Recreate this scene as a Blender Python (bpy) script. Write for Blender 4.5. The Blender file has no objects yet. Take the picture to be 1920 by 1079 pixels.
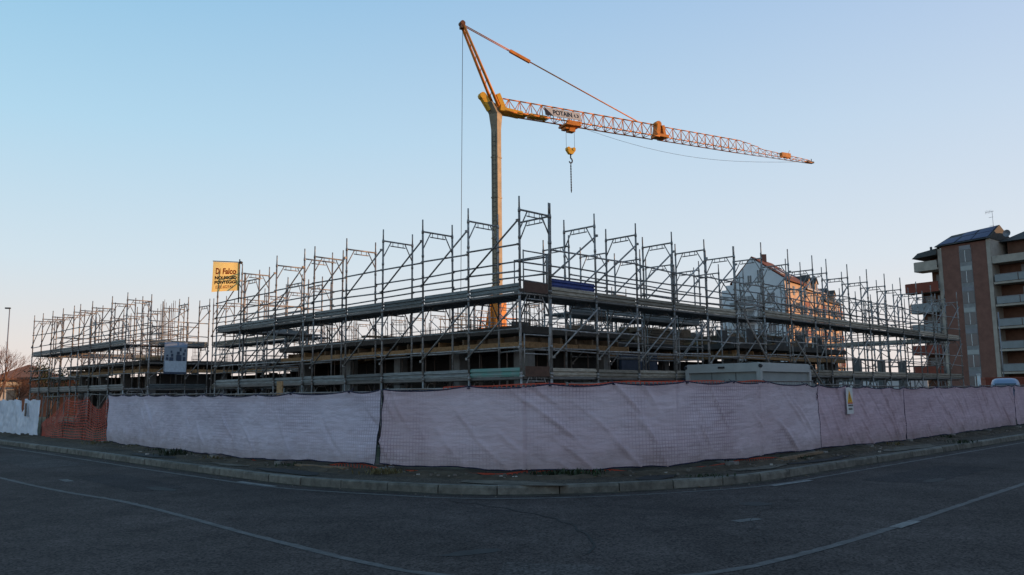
import bpy, bmesh, math, random
from mathutils import Vector, Matrix, noise
R = math.radians
rnd = random.Random(7)
SC = bpy.context.scene
COL = SC.collection

# ------------------------------------------------------------------ camera
cam = bpy.data.cameras.new('camera')
cam_o = bpy.data.objects.new('camera', cam); COL.objects.link(cam_o)
cam.sensor_width = 36; cam.lens = 36*1526.2/1920; cam.clip_end = 6000; cam.clip_start = .1
PIT, ROLL = .12942, .011055
r0 = Vector((1,0,0)); u0 = Vector((0,-math.sin(PIT),math.cos(PIT))); f0 = Vector((0,math.cos(PIT),math.sin(PIT)))
cr, sr = math.cos(ROLL), math.sin(ROLL)
ex = r0*cr - u0*sr; ey = r0*sr + u0*cr
M = Matrix(((ex.x,ey.x,-f0.x,0),(ex.y,ey.y,-f0.y,0),(ex.z,ey.z,-f0.z,1.6),(0,0,0,1)))
cam_o.matrix_world = M
SC.camera = cam_o

# ------------------------------------------------------------------ light
SUN_EL, SUN_AZ = R(5.5), R(85)        # azimuth clockwise from +Y
w = bpy.data.worlds.new('World'); SC.world = w; w.use_nodes = True
nt = w.node_tree; nt.nodes.clear()
sky = nt.nodes.new('ShaderNodeTexSky'); sky.sky_type = 'NISHITA'; sky.sun_disc = False
sky.sun_elevation = SUN_EL; sky.sun_rotation = SUN_AZ
sky.altitude = 100; sky.air_density = 1.0; sky.dust_density = .3; sky.ozone_density = 3.0
bg = nt.nodes.new('ShaderNodeBackground'); bg.inputs['Strength'].default_value = .12
wo = nt.nodes.new('ShaderNodeOutputWorld')
# thin evening veil over the clear sky: colour by height above the horizon, a little lilac towards the sunset side
tcw = nt.nodes.new('ShaderNodeTexCoord'); sx = nt.nodes.new('ShaderNodeSeparateXYZ'); nt.links.new(tcw.outputs['Generated'], sx.inputs[0])
def sky_ramp(stops):
    r = nt.nodes.new('ShaderNodeValToRGB'); e = r.color_ramp.elements
    while len(e) < len(stops): e.new(.5)
    for k, (p_, c_) in enumerate(stops): e[k].position = p_; e[k].color = (*c_, 1)
    nt.links.new(sx.outputs['Z'], r.inputs['Fac']); return r
rW = sky_ramp([(0,(.82,.67,.62)),(.06,(.77,.72,.70)),(.15,(.63,.74,.81)),(.30,(.43,.67,.83)),(.47,(.25,.53,.76)),(1,(.12,.30,.52))])
rE = sky_ramp([(0,(.82,.72,.70)),(.06,(.82,.76,.75)),(.15,(.70,.75,.81)),(.30,(.56,.67,.81)),(.47,(.41,.54,.77)),(1,(.14,.30,.52))])
mrx = nt.nodes.new('ShaderNodeMapRange'); mrx.inputs['From Min'].default_value = -.6; mrx.inputs['From Max'].default_value = .6
nt.links.new(sx.outputs['X'], mrx.inputs['Value'])
mA = nt.nodes.new('ShaderNodeMix'); mA.data_type = 'RGBA'; nt.links.new(mrx.outputs[0], mA.inputs[0]); nt.links.new(rW.outputs[0], mA.inputs[6]); nt.links.new(rE.outputs[0], mA.inputs[7])
sc_ = nt.nodes.new('ShaderNodeVectorMath'); sc_.operation = 'SCALE'; sc_.inputs['Scale'].default_value = 1/.12*1.13
nt.links.new(mA.outputs[2], sc_.inputs[0])
mB = nt.nodes.new('ShaderNodeMix'); mB.data_type = 'RGBA'; mB.inputs[0].default_value = .88
nt.links.new(sky.outputs[0], mB.inputs[6]); nt.links.new(sc_.outputs[0], mB.inputs[7])
nt.links.new(mB.outputs[2], bg.inputs['Color']); nt.links.new(bg.outputs[0], wo.inputs['Surface'])
sun = bpy.data.lights.new('sun', 'SUN'); sun.energy = 5.0; sun.angle = R(.5); sun.color = (1,.56,.27)
sun_o = bpy.data.objects.new('sun', sun); COL.objects.link(sun_o)
sd = Vector((math.sin(SUN_AZ)*math.cos(SUN_EL), math.cos(SUN_AZ)*math.cos(SUN_EL), math.sin(SUN_EL)))
sun_o.rotation_euler = sd.to_track_quat('Z','Y').to_euler()
sun_o.location = (60, 0, 40)
vs = SC.view_settings
vs.view_transform = 'Standard'; vs.look = 'None'; vs.gamma = 1; vs.exposure = 0.0; vs.use_curve_mapping = False

# ------------------------------------------------------------------ helpers
def tag(o, label=None, cat=None, group=None, kind=None):
    if label: o['label'] = label
    if cat: o['category'] = cat
    if group: o['group'] = group
    if kind: o['kind'] = kind
    return o
def empty(name, loc, label=None, cat=None, group=None, rz=0):
    o = bpy.data.objects.new(name, None); COL.objects.link(o)
    o.location = loc; o.rotation_euler.z = rz; o.empty_display_size = .3
    return tag(o, label, cat, group)
def wloc(o):
    return o.location.copy() if o.parent is None else o.location + wloc(o.parent)
class MB:
    """collects shapes; build() links them as ONE mesh object (world coordinates, no rotation on parents)"""
    def __init__(s): s.v = []; s.f = []; s.sm = []
    def quad(s, *p):
        i = len(s.v); s.v += [Vector(q) for q in p]; s.f.append(tuple(range(i, i+len(p)))); s.sm.append(False); return s
    def box(s, c, d, rz=0, rot=None):
        c = Vector(c); h = Vector(d)/2
        m = rot if rot is not None else Matrix.Rotation(rz, 3, 'Z')
        i = len(s.v)
        for z in (-1,1):
            for x, y in ((-1,-1),(1,-1),(1,1),(-1,1)):
                s.v.append(c + m @ Vector((x*h.x, y*h.y, z*h.z)))
        for q in ((0,3,2,1),(4,5,6,7),(0,1,5,4),(1,2,6,5),(2,3,7,6),(3,0,4,7)):
            s.f.append(tuple(i+k for k in q)); s.sm.append(False)
        return s
    def beam(s, a, b, wdt, hgt=None, up=(0,0,1)):
        a, b = Vector(a), Vector(b); d = b-a; L = d.length
        x = d.normalized(); y = Vector(up).cross(x)
        if y.length < 1e-4: y = Vector((1,0,0)).cross(x)
        y.normalize(); z = x.cross(y)
        m = Matrix((x,y,z)).transposed()
        return s.box((a+b)/2, (L, wdt, hgt or wdt), rot=m)
    def tube(s, a, b, r, n=6, r2=None, cap=True):
        a, b = Vector(a), Vector(b); x = (b-a).normalized()
        y = Vector((0,0,1)).cross(x)
        if y.length < 1e-3: y = Vector((1,0,0))
        y.normalize(); z = x.cross(y); i = len(s.v); r2 = r if r2 is None else r2
        for p, q in ((a,r),(b,r2)):
            for k in range(n):
                t = 2*math.pi*k/n; s.v.append(p + (y*math.cos(t)+z*math.sin(t))*q)
        for k in range(n):
            l = (k+1)%n
            s.f.append((i+k, i+l, i+n+l, i+n+k)); s.sm.append(True)
        if cap:
            s.f.append(tuple(i+k for k in reversed(range(n)))); s.f.append(tuple(i+n+k for k in range(n))); s.sm += [False]*2
        return s
    def path(s, pts, r, n=5):
        for a, b in zip(pts[:-1], pts[1:]): s.tube(a, b, r, n)
        return s
    def prism(s, poly, z0, z1):
        n = len(poly); i = len(s.v)
        for z in (z0, z1):
            for p in poly: s.v.append(Vector((p[0],p[1],z)))
        for k in range(n):
            l = (k+1)%n; s.f.append((i+k,i+l,i+n+l,i+n+k)); s.sm.append(False)
        s.f.append(tuple(i+k for k in reversed(range(n)))); s.f.append(tuple(i+n+k for k in range(n))); s.sm += [False]*2
        return s
    def extrude(s, prof, o, ax, ay, dirn):
        """profile (list of 2-D points) in plane o+ax,ay swept along dirn"""
        n = len(prof); i = len(s.v); o, ax, ay, dirn = map(Vector, (o, ax, ay, dirn))
        for q in (Vector((0,0,0)), dirn):
            for p in prof: s.v.append(o + ax*p[0] + ay*p[1] + q)
        for k in range(n):
            l = (k+1)%n; s.f.append((i+k,i+l,i+n+l,i+n+k)); s.sm.append(False)
        s.f.append(tuple(i+k for k in reversed(range(n)))); s.f.append(tuple(i+n+k for k in range(n))); s.sm += [False]*2
        return s
    def mesh(s, name, m, fix=True):
        me = bpy.data.meshes.new(name); me.from_pydata(s.v, [], s.f)
        me.polygons.foreach_set('use_smooth', s.sm)
        if fix:
            b = bmesh.new(); b.from_mesh(me); bmesh.ops.recalc_face_normals(b, faces=b.faces); b.to_mesh(me); b.free()
        if m: me.materials.append(m)
        me.update(); return me
    def build(s, name, m, parent=None, loc=None, fix=True):
        """world-space shapes: origin goes to the parent's location (or loc)"""
        base = wloc(parent) if parent else Vector(loc or (0,0,0))
        for i in range(len(s.v)): s.v[i] = s.v[i] - base
        o = bpy.data.objects.new(name, s.mesh(name, m, fix)); COL.objects.link(o)
        if parent: o.parent = parent
        else: o.location = base
        return o
def inst(name, me, parent, wpos, rz=0):
    o = bpy.data.objects.new(name, me); COL.objects.link(o); o.parent = parent
    o.location = Vector(wpos) - wloc(parent); o.rotation_euler.z = rz
    return o

def mat(name, col, rough=.7, metal=0, var=.25, scale=6, bump=0, bscale=40, rand=.0, col2=None, spec=.3, trans=0, detail=5, stretch=None, c2amt=.5):
    m = bpy.data.materials.new(name); m.use_nodes = True
    n = m.node_tree; b = n.nodes['Principled BSDF']; L = n.links
    b.inputs['Roughness'].default_value = rough; b.inputs['Metallic'].default_value = metal
    b.inputs['Specular IOR Level'].default_value = spec
    tc = n.nodes.new('ShaderNodeTexCoord'); src = tc.outputs['Object']
    if stretch:
        mp = n.nodes.new('ShaderNodeMapping'); mp.inputs['Scale'].default_value = stretch
        L.new(src, mp.inputs[0]); src = mp.outputs[0]
    oi = n.nodes.new('ShaderNodeObjectInfo')
    add = n.nodes.new('ShaderNodeVectorMath'); add.operation = 'ADD'
    cb = n.nodes.new('ShaderNodeVectorMath'); cb.operation = 'SCALE'; cb.inputs['Scale'].default_value = 37
    cx = n.nodes.new('ShaderNodeCombineXYZ'); L.new(oi.outputs['Random'], cx.inputs[0]); L.new(oi.outputs['Random'], cx.inputs[1])
    L.new(cx.outputs[0], cb.inputs[0]); L.new(src, add.inputs[0]); L.new(cb.outputs[0], add.inputs[1])
    ns = n.nodes.new('ShaderNodeTexNoise'); ns.inputs['Scale'].default_value = scale; ns.inputs['Detail'].default_value = detail; ns.inputs['Roughness'].default_value = .65
    L.new(add.outputs[0], ns.inputs['Vector'])
    rp = n.nodes.new('ShaderNodeValToRGB'); rp.color_ramp.elements[0].position = .3; rp.color_ramp.elements[1].position = .7
    c2 = col2 or tuple(c*(1-var) for c in col)
    rp.color_ramp.elements[0].color = (*c2, 1); rp.color_ramp.elements[1].color = (*[min(.95, c*(1+var*.5)) for c in col], 1)
    L.new(ns.outputs['Fac'], rp.inputs['Fac'])
    out = rp.outputs['Color']
    if rand:
        hv = n.nodes.new('ShaderNodeHueSaturation'); mr = n.nodes.new('ShaderNodeMapRange')
        mr.inputs['To Min'].default_value = 1-rand; mr.inputs['To Max'].default_value = 1+rand
        L.new(oi.outputs['Random'], mr.inputs['Value']); L.new(mr.outputs[0], hv.inputs['Value']); L.new(out, hv.inputs['Color']); out = hv.outputs['Color']
    L.new(out, b.inputs['Base Color'])
    if bump:
        n2 = n.nodes.new('ShaderNodeTexNoise'); n2.inputs['Scale'].default_value = bscale; n2.inputs['Detail'].default_value = 4
        L.new(add.outputs[0], n2.inputs['Vector'])
        bp = n.nodes.new('ShaderNodeBump'); bp.inputs['Strength'].default_value = bump; bp.inputs['Distance'].default_value = .02
        L.new(n2.outputs['Fac'], bp.inputs['Height']); L.new(bp.outputs[0], b.inputs['Normal'])
    if trans:
        ts = n.nodes.new('ShaderNodeBsdfTranslucent'); L.new(out, ts.inputs['Color'])
        mx = n.nodes.new('ShaderNodeMixShader'); mx.inputs[0].default_value = trans
        L.new(b.outputs[0], mx.inputs[1]); L.new(ts.outputs[0], mx.inputs[2]); L.new(mx.outputs[0], n.nodes['Material Output'].inputs['Surface'])
    return m

M_galv = mat('galvanised_steel', (.30,.295,.29), .55, .35, .35, 9, rand=.25, col2=(.13,.10,.08))
M_galvf = mat('weathered_tube', (.20,.19,.18), .6, .3, .35, 5, rand=.3, col2=(.13,.09,.07))
M_toeL = mat('steel_toe_board', (.155,.18,.185), .5, .4, .4, 4, rand=.4, col2=(.09,.10,.105), stretch=(1,4,4))
M_toeR = mat('tan_toe_board', (.33,.295,.245), .65, .15, .4, 4, rand=.35, col2=(.17,.145,.11), stretch=(1,4,4))  # tan tone, paler than the left wing boards
M_toeblue = mat('blue_toe_board', (.03,.055,.22), .5, 0, .3, 5)
M_toegreen = mat('green_toe_board', (.05,.22,.18), .5, .1, .5, 3, col2=(.22,.25,.25))
M_brown = mat('brown_plywood', (.09,.045,.03), .6, 0, .4, 9)
M_plank = mat('deck_steel', (.16,.155,.15), .6, .3, .3, 5, rand=.2)
M_wood = mat('formwork_timber', (.34,.20,.095), .75, 0, .45, 3, rand=.3, stretch=(1,6,6))
M_woodd = mat('old_timber', (.16,.11,.07), .8, 0, .45, 4, rand=.35)
M_conc = mat('raw_concrete', (.30,.285,.27), .85, 0, .3, 2.5, bump=.2)
M_concd = mat('shaded_concrete', (.05,.045,.042), .9, 0, .3, 2)  # shade of the interior is put into this concrete's colour
M_conccol = mat('column_concrete', (.19,.18,.17), .85, 0, .35, 2.5)
M_ply = mat('formwork_plywood', (.075,.068,.062), .7, 0, .35, 3, rand=.2)
M_prop = mat('rusty_prop', (.16,.12,.10), .7, .3, .4, 8, rand=.3)
M_rebar = mat('rebar_steel', (.17,.10,.065), .75, .2, .4, 15)
M_blueply = mat('blue_board', (.06,.075,.11), .7, 0, .3, 3)
M_orange = mat('crane_orange', (.68,.23,.02), .5, 0, .2, 5, col2=(.42,.13,.015))
M_yellow = mat('crane_yellow', (.70,.36,.02), .5, 0, .2, 5)
M_mast = mat('crane_grey', (.30,.24,.16), .55, .1, .2, 2, col2=(.19,.155,.11))
M_rust = mat('brown_steel', (.16,.06,.025), .6, .1, .3, 6)
M_cable = mat('steel_cable', (.06,.06,.065), .6, .3)
M_dark = mat('dark_metal', (.04,.04,.045), .5, .3)
M_white = mat('white_paint', (.60,.59,.58), .6, 0, .1, 3)
M_board = mat('name_board_white', (.50,.46,.42), .6, 0, .12, 3)
M_black = mat('black_ink', (.02,.02,.025), .6)
M_red = mat('red_ink', (.55,.06,.02), .6)

# building-site grid: scaffold corner A, u to the left wing, v to the right wing
A0 = Vector((.18853, 19.01958, 0)); AN = .7783
UV_V = Vector((math.sin(AN), math.cos(AN), 0)); UV_U = Vector((-math.cos(AN), math.sin(AN), 0))
def G(u, v, z=0): return A0 + UV_U*u + UV_V*v + Vector((0,0,z))
ANG_U = math.atan2(UV_U.y, UV_U.x); ANG_V = math.atan2(UV_V.y, UV_V.x)

# ------------------------------------------------------------------ ground, road, pavement
UPV = Vector((0,0,1))
M_ground = mat('bare_earth', (.085,.07,.05), .95, 0, .5, .35, bump=.4, bscale=6, col2=(.05,.055,.03), spec=.1)
def asphalt(name, col, patch):
    m = bpy.data.materials.new(name); m.use_nodes = True; n = m.node_tree; L = n.links; b = n.nodes['Principled BSDF']
    b.inputs['Roughness'].default_value = .9; b.inputs['Specular IOR Level'].default_value = .1
    tc = n.nodes.new('ShaderNodeTexCoord')
    def nz(sc, det, rgh=.6):
        k = n.nodes.new('ShaderNodeTexNoise'); k.inputs['Scale'].default_value = sc; k.inputs['Detail'].default_value = det; k.inputs['Roughness'].default_value = rgh
        L.new(tc.outputs['Object'], k.inputs['Vector']); return k
    def ramp(src, a, b_, ca, cb):
        r = n.nodes.new('ShaderNodeValToRGB'); r.color_ramp.elements[0].position = a; r.color_ramp.elements[1].position = b_
        r.color_ramp.elements[0].color = (*ca,1); r.color_ramp.elements[1].color = (*cb,1); L.new(src, r.inputs['Fac']); return r
    def mul(x, y):
        k = n.nodes.new('ShaderNodeMix'); k.data_type = 'RGBA'; k.blend_type = 'MULTIPLY'; k.inputs[0].default_value = 1
        L.new(x, k.inputs[6]); L.new(y, k.inputs[7]); return k.outputs[2]
    big = ramp(nz(.33, 7, .7).outputs['Fac'], .35, .68, tuple(c*.68 for c in col), tuple(c*1.35 for c in col))
    mid = ramp(nz(1.7, 9, .78).outputs['Fac'], .3, .7, (.66,.66,.67), (1.3,1.29,1.26))
    vo = n.nodes.new('ShaderNodeTexVoronoi'); vo.inputs['Scale'].default_value = 48; L.new(tc.outputs['Object'], vo.inputs['Vector'])
    agg = ramp(vo.outputs['Color'], .1, .95, (.42,.42,.42), (2.0,1.97,1.92))
    out = mul(mul(big.outputs[0], mid.outputs[0]), agg.outputs[0])
    L.new(out, b.inputs['Base Color'])
    bp = n.nodes.new('ShaderNodeBump'); bp.inputs['Strength'].default_value = .5; bp.inputs['Distance'].default_value = .008
    L.new(vo.outputs['Distance'], bp.inputs['Height']); L.new(bp.outputs[0], b.inputs['Normal'])
    return m
M_asph = asphalt('road_asphalt', (.047,.038,.0365), .2)
M_pave = asphalt('pavement_asphalt', (.060,.050,.041), .4)
def worn_paint(name, col, cut):
    m = bpy.data.materials.new(name); m.use_nodes = True; n = m.node_tree; L = n.links; b = n.nodes['Principled BSDF']
    b.inputs['Roughness'].default_value = .8
    tc = n.nodes.new('ShaderNodeTexCoord')
    k = n.nodes.new('ShaderNodeTexNoise'); k.inputs['Scale'].default_value = 5; k.inputs['Detail'].default_value = 10; k.inputs['Roughness'].default_value = .85
    L.new(tc.outputs['Object'], k.inputs['Vector'])
    r = n.nodes.new('ShaderNodeValToRGB'); r.color_ramp.elements[0].position = cut-.1; r.color_ramp.elements[1].position = cut+.14
    r.color_ramp.elements[0].color = (.036,.033,.033,1); r.color_ramp.elements[1].color = (*col,1)
    L.new(k.outputs['Fac'], r.inputs['Fac']); L.new(r.outputs[0], b.inputs['Base Color']); return m
M_line = worn_paint('worn_white_line', (.11,.105,.105), .53)
M_lineB = worn_paint('fresh_white_line', (.21,.205,.20), .46)
M_lineF = worn_paint('faded_white_line', (.10,.097,.094), .50)

g = MB(); S = 3000
g.quad((-S,-S,-.02),(S,-S,-.02),(S,S,-.02),(-S,S,-.02)); tag(g.build('ground', M_ground), kind='structure')

def catmull(pts, step=.5):
    out = []
    P = [Vector((*p,0)) for p in pts]; P = [P[0]*2-P[1]] + P + [P[-1]*2-P[-2]]
    for i in range(1, len(P)-2):
        n = max(2, int((P[i+1]-P[i]).length/step))
        for k in range(n):
            t = k/n; a,b,c,d = P[i-1:i+3]
            out.append(.5*((2*b)+(c-a)*t+(2*a-5*b+4*c-d)*t*t+(3*b-a-3*c+d)*t**3))
    out.append(P[-2]); return out
def resample(pl, step):
    out = [pl[0].copy()]; need = step
    for a, b in zip(pl[:-1], pl[1:]):
        L = (b-a).length; pos = 0
        while L-pos >= need:
            pos += need; out.append(a.lerp(b, pos/L)); need = step
        need -= L-pos
    return out
def offset(pl, d):
    out = []
    for i, p in enumerate(pl):
        t = (pl[min(i+1,len(pl)-1)]-pl[max(i-1,0)]).normalized()
        out.append(p + Vector((-t.y, t.x, 0))*d)
    return out
kerb_uv = [(75,-5.0),(40,-5.2),(24,-5.5),(12,-5.65),(6,-5.78),(2.5,-5.8),(.1,-5.75),(-2.02,-5.22),(-3.52,-4.62),(-4.69,-3.38),(-5.5,-1.8),(-5.95,-.2),(-6.1,4.3),(-6.4,15.5),(-6.7,30),(-7.2,75)]
kerb = [G(p.x, p.y) for p in catmull(kerb_uv, .25)]       # face of the kerb at road level, runs left to right
# left-hand normal of this direction points to the building side
road = MB()
outer = offset(kerb, .05)
fr = [G(75,-40), G(-45,-40), G(-45,75)]
# one sheet: the kerb line (reversed) closed far behind the camera
poly = [(p.x,p.y) for p in outer] + [(q.x,q.y) for q in reversed(fr)]
bm = bmesh.new(); vs_ = [bm.verts.new((x,y,0)) for x,y in poly]; f_ = bm.faces.new(vs_); bmesh.ops.triangulate(bm, faces=[f_]); bmesh.ops.recalc_face_normals(bm, faces=bm.faces)
if bm.faces[0].normal.z < 0: bmesh.ops.reverse_faces(bm, faces=bm.faces)
me = bpy.data.meshes.new('road'); bm.to_mesh(me); bm.free(); me.materials.append(M_asph)
road_o = bpy.data.objects.new('road', me); COL.objects.link(road_o); tag(road_o, kind='structure')

def strip(pl, wdt, z, m, name, parent, jag=0):
    s = MB(); a, b = offset(pl, wdt/2), offset(pl, -wdt/2)
    if jag:
        a = [p+Vector((rnd.uniform(-jag,jag), rnd.uniform(-jag,jag),0)) for p in a]
    for i in range(len(pl)-1):
        s.quad((b[i].x,b[i].y,z),(b[i+1].x,b[i+1].y,z),(a[i+1].x,a[i+1].y,z),(a[i].x,a[i].y,z))
    return s.build(name, m, parent, fix=False)
def gline(pts, step=.5): return [G(p.x,p.y) for p in catmull(pts, step)]
cl = gline([(70,-8.3),(30,-8.6),(6,-8.95),(0,-8.72),(-4.3,-8.88),(-6.55,-8.92),(-7.6,-8.75),(-8.6,-8.1),(-9.2,-7.13),(-9.40,-6.0),(-9.5,-3.6),(-9.5,2.3),(-9.6,30),(-9.8,70)])
cl = resample(cl, .15)
strip(cl, .10, .004, M_line, 'centre_line', road_o, .014)
strip(gline([(-9.52,-3.62),(-9.53,-3.0)], .2), .14, .008, M_lineB, 'paint_patch', road_o)
edge = offset(kerb, -.42)
strip(resample(edge,.15), .09, .004, M_lineF, 'edge_line', road_o, .02)
strip(gline([(1.5,-6.14),(.2,-6.13)], .2), .13, .008, M_lineB, 'paint_patch', road_o)
strip(gline([(-6.44,-.62),(-6.56,.6)], .2), .13, .008, M_lineB, 'paint_patch', road_o)
strip(gline([(4.8,-8.2),(4.2,-8.25)], .2), .16, .004, M_lineF, 'paint_patch', road_o)
strip(gline([(-7.9,-4.4),(-8.0,-4.0)], .2), .16, .004, M_lineF, 'paint_patch', road_o)
M_crack = mat('road_crack', (.018,.018,.018), .9)
def crack(pts, wd=.026):
    pl = []
    for p in gline(pts, .12):
        pl.append(p + Vector((noise.noise(p*3.1)*.09, noise.noise(p*2.7+Vector((9,0,0)))*.09, 0)))
    s = MB(); a = offset(pl, wd/2); b = offset(pl, -wd/2)
    for i in range(len(pl)-1):
        k = .4+.9*abs(noise.noise(pl[i]*2)); 
        s.quad(*[(q.x,q.y,.006) for q in (b[i],b[i+1],a[i+1],a[i])])
    return s.build('crack', M_crack, road_o, fix=False)
crack([(-3.7,-5.4),(-4.2,-5.36),(-5.58,-5.57),(-6.3,-5.8),(-6.71,-6.03),(-7.51,-6.71),(-7.86,-7.18)])
crack([(-5.58,-5.57),(-5.2,-6.1),(-4.9,-6.4)], .01)
crack([(26,-6.6),(18,-6.7),(13,-6.3),(12,-6.0)], .03)
crack([(-8.9,-5.5),(-8.2,-4.6),(-7.7,-3.2),(-7.5,-1.5)], .009)
crack([(2.5,-8.0),(1.0,-7.3),(-.5,-7.1),(-2.2,-6.6)], .009)
crack([(-7.86,-7.18),(-7.6,-8.0),(-7.2,-8.6)], .008)
crack([(-7.0,9),(-7.3,14),(-7.1,19)], .02)

# pavement slab + earth strip behind, then kerb stones one by one
pav = MB(); ka = offset(kerb, .15); kb = offset(kerb, 2.2); kc = offset(kerb, 3.3)
for i in range(len(kerb)-1):
    q = [(ka[i].x,ka[i].y,.135),(ka[i+1].x,ka[i+1].y,.135),(kb[i+1].x,kb[i+1].y,.15),(kb[i].x,kb[i].y,.15)]
    pav.quad(*q)
pave_o = pav.build('pavement', M_pave, fix=False); tag(pave_o, kind='structure')
M_kerb = mat('kerb_stone', (.15,.142,.122), .85, 0, .4, 5, bump=.4, bscale=30, rand=.18, col2=(.065,.06,.052))
near = resample([p for p in kerb], 1.0)
nk = 0; far_k = MB()
for i in range(len(near)-1):
    a, b = near[i], near[i+1]; t = (b-a).normalized(); nrm = Vector((-t.y,t.x,0))
    m = (a+b)/2
    L = (b-a).length-.022
    prof = [(0,-.02),(0.002+rnd.uniform(0,.006),.115+rnd.uniform(-.012,.012)),(.018+rnd.uniform(-.006,.014),.145),(.148,.147),(.148,-.02)]
    s = MB() if m.length < 40 else far_k
    jit = rnd.uniform(-.012,.012)
    s.extrude(prof, a+t*.007+nrm*jit, nrm, (0,0,1), t*L)
    if m.length < 40:
        s.build('kerb_stone', M_kerb, pave_o); nk += 1
tag(far_k.build('kerb_stone', M_kerb, pave_o), kind='stuff')
# site yard earth (behind the fence)
earth = MB()
earth_poly = [G(60,-3.9), G(14.8,-3.7), G(1,-3.95), G(-2.4,-2.9), G(-4.3,-.6), G(-4.7,4), G(-4.9,20), G(-5.4,60), G(60,60)]
nE = len(earth_poly); cc = G(10,10)
for i in range(nE):
    a, b = earth_poly[i], earth_poly[(i+1)%nE]; earth.quad((cc.x,cc.y,.10),(a.x,a.y,.155),(b.x,b.y,.155))
tag(earth.build('site_earth', M_ground, fix=False), kind='structure')
# rough edge where pavement breaks into soil along the fence
soil = MB()
fl = [G(p.x,p.y) for p in catmull([(30,-4.0),(21,-4.15),(14.85,-4.0),(7,-4.5),(3.9,-4.65),(-.37,-4.2),(-3.04,-3.1),(-3.87,-1.95),(-4.58,-.6),(-4.88,1.94),(-4.97,4.5),(-4.9,10.1),(-5.15,20.4),(-5.4,34)], .18)]
for j in range(4):
    pass
n0 = len(fl); offs = [-.55,-.38,-.2,0,.25,.6]
rows = []
for i, p in enumerate(fl):
    t = (fl[min(i+1,n0-1)]-fl[max(i-1,0)]).normalized(); nr = Vector((-t.y,t.x,0)); row = []
    for j, o_ in enumerate(offs):
        q = p + nr*(o_ + (.16*noise.noise(p*1.3) if j == 0 else 0))
        z = .155 + (0 if j == 0 else .035*j/3 + .06*noise.noise(q*2.2) + .03*noise.noise(q*7))
        if j == 0: z = .14
        row.append(Vector((q.x,q.y,max(z,.145 if j else .135))))
    rows.append(row)
for i in range(n0-1):
    for j in range(len(offs)-1):
        soil.quad(rows[i][j], rows[i+1][j], rows[i+1][j+1], rows[i][j+1])
M_soil = mat('dry_soil', (.085,.066,.048), .95, 0, .5, 2.5, bump=.6, bscale=25, col2=(.04,.033,.025), spec=.1)
tag(soil.build('soil_bank', M_soil, fix=False), kind='structure')

M_gut = mat('gutter_dirt', (.062,.052,.040), .95, 0, .5, 3, bump=.5, bscale=40, col2=(.032,.029,.025), spec=.1)
gd = MB()
for i in range(len(kerb)-1):
    if kerb[i].length > 45: continue
    def gw(q): return .05+.16*max(0,noise.noise(q*.9)+.35)+.05*noise.noise(q*4)
    t0_ = (kerb[i+1]-kerb[i]).normalized(); nn = Vector((t0_.y,-t0_.x,0))
    a, b = kerb[i], kerb[i+1]
    gd.quad(a+UPV*.012, a+nn*gw(a)+UPV*.003, b+nn*gw(b)+UPV*.003, b+UPV*.012)
tag(gd.build('gutter_dirt', M_gut, fix=False), kind='stuff')
M_patch = mat('concrete_patch', (.15,.13,.105), .95, 0, .4, 3, bump=.3, bscale=30, col2=(.065,.058,.05), spec=.1)
M_tar = mat('tar_patch', (.022,.021,.021), .8, 0, .3, 6)
def blob(c_, rx, ry, rz, m, z, name, par):
    s_ = MB(); pts = []
    for k in range(18):
        t = 2*math.pi*k/18; r_ = 1+.35*noise.noise(Vector((math.cos(t)*1.5+c_.x, math.sin(t)*1.5+c_.y, 3)))
        pts.append(Vector((c_.x,c_.y,z)) + Matrix.Rotation(rz,3,'Z') @ Vector((math.cos(t)*rx*r_, math.sin(t)*ry*r_, 0)))
    s_.quad(*pts); return s_.build(name, m, par, fix=False)
for (u_,v_,rx,ry,rz,m) in ((-5.35,1.0,1.0,.35,ANG_V,M_patch),(-5.5,3.4,1.4,.25,ANG_V,M_tar),(-3.6,-4.0,.9,.3,-.4,M_patch),(1.2,-5.25,1.1,.28,ANG_U,M_tar),(3.8,-5.2,.8,.25,ANG_U,M_patch),(-5.7,8.0,1.6,.3,ANG_V,M_patch),(-4.9,-1.7,.6,.25,.9,M_tar),(8.0,-5.2,1.3,.25,ANG_U,M_tar)):
    q = G(u_,v_); blob(q,rx,ry,rz,m,.1495,'patch',pave_o)
M_rep = asphalt('repair_asphalt', (.034,.029,.030), .2); M_rep2 = asphalt('pale_asphalt', (.056,.048,.047), .2)
for pts_, m_ in (([(5.2,-7.9),(1.4,-8.1),(1.3,-7.2),(5.1,-7.0)],M_rep),([(-7.2,1.2),(-8.3,1.3),(-8.4,5.2),(-7.3,5.0)],M_rep),([(13.5,-7.6),(8.2,-7.9),(8.1,-6.6),(13.4,-6.4)],M_rep2),([(-8.2,-8.9),(-9.0,-8.3),(-8.3,-7.5),(-7.5,-8.0)],M_rep2)):
    s_ = MB(); ps = []
    for (a,b) in zip(pts_, pts_[1:]+pts_[:1]):
        for k in range(8):
            t = k/8; q = G(a[0]+(b[0]-a[0])*t, a[1]+(b[1]-a[1])*t, .003); ps.append(q+Vector((rnd.gauss(0,.015),rnd.gauss(0,.015),0)))
    s_.quad(*ps); s_.build('repair_patch', m_, road_o, fix=False)
for (u_,v_,rx,ry,rz) in ((-6.9,-7.9,.35,.12,.5),(1.5,-7.6,.5,.15,ANG_U),(-8.2,2.0,.4,.12,ANG_V),(-7.3,-2.8,.25,.18,.2)):
    q = G(u_,v_); blob(q,rx,ry,rz,M_tar,.004,'tar_stain',road_o)
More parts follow.
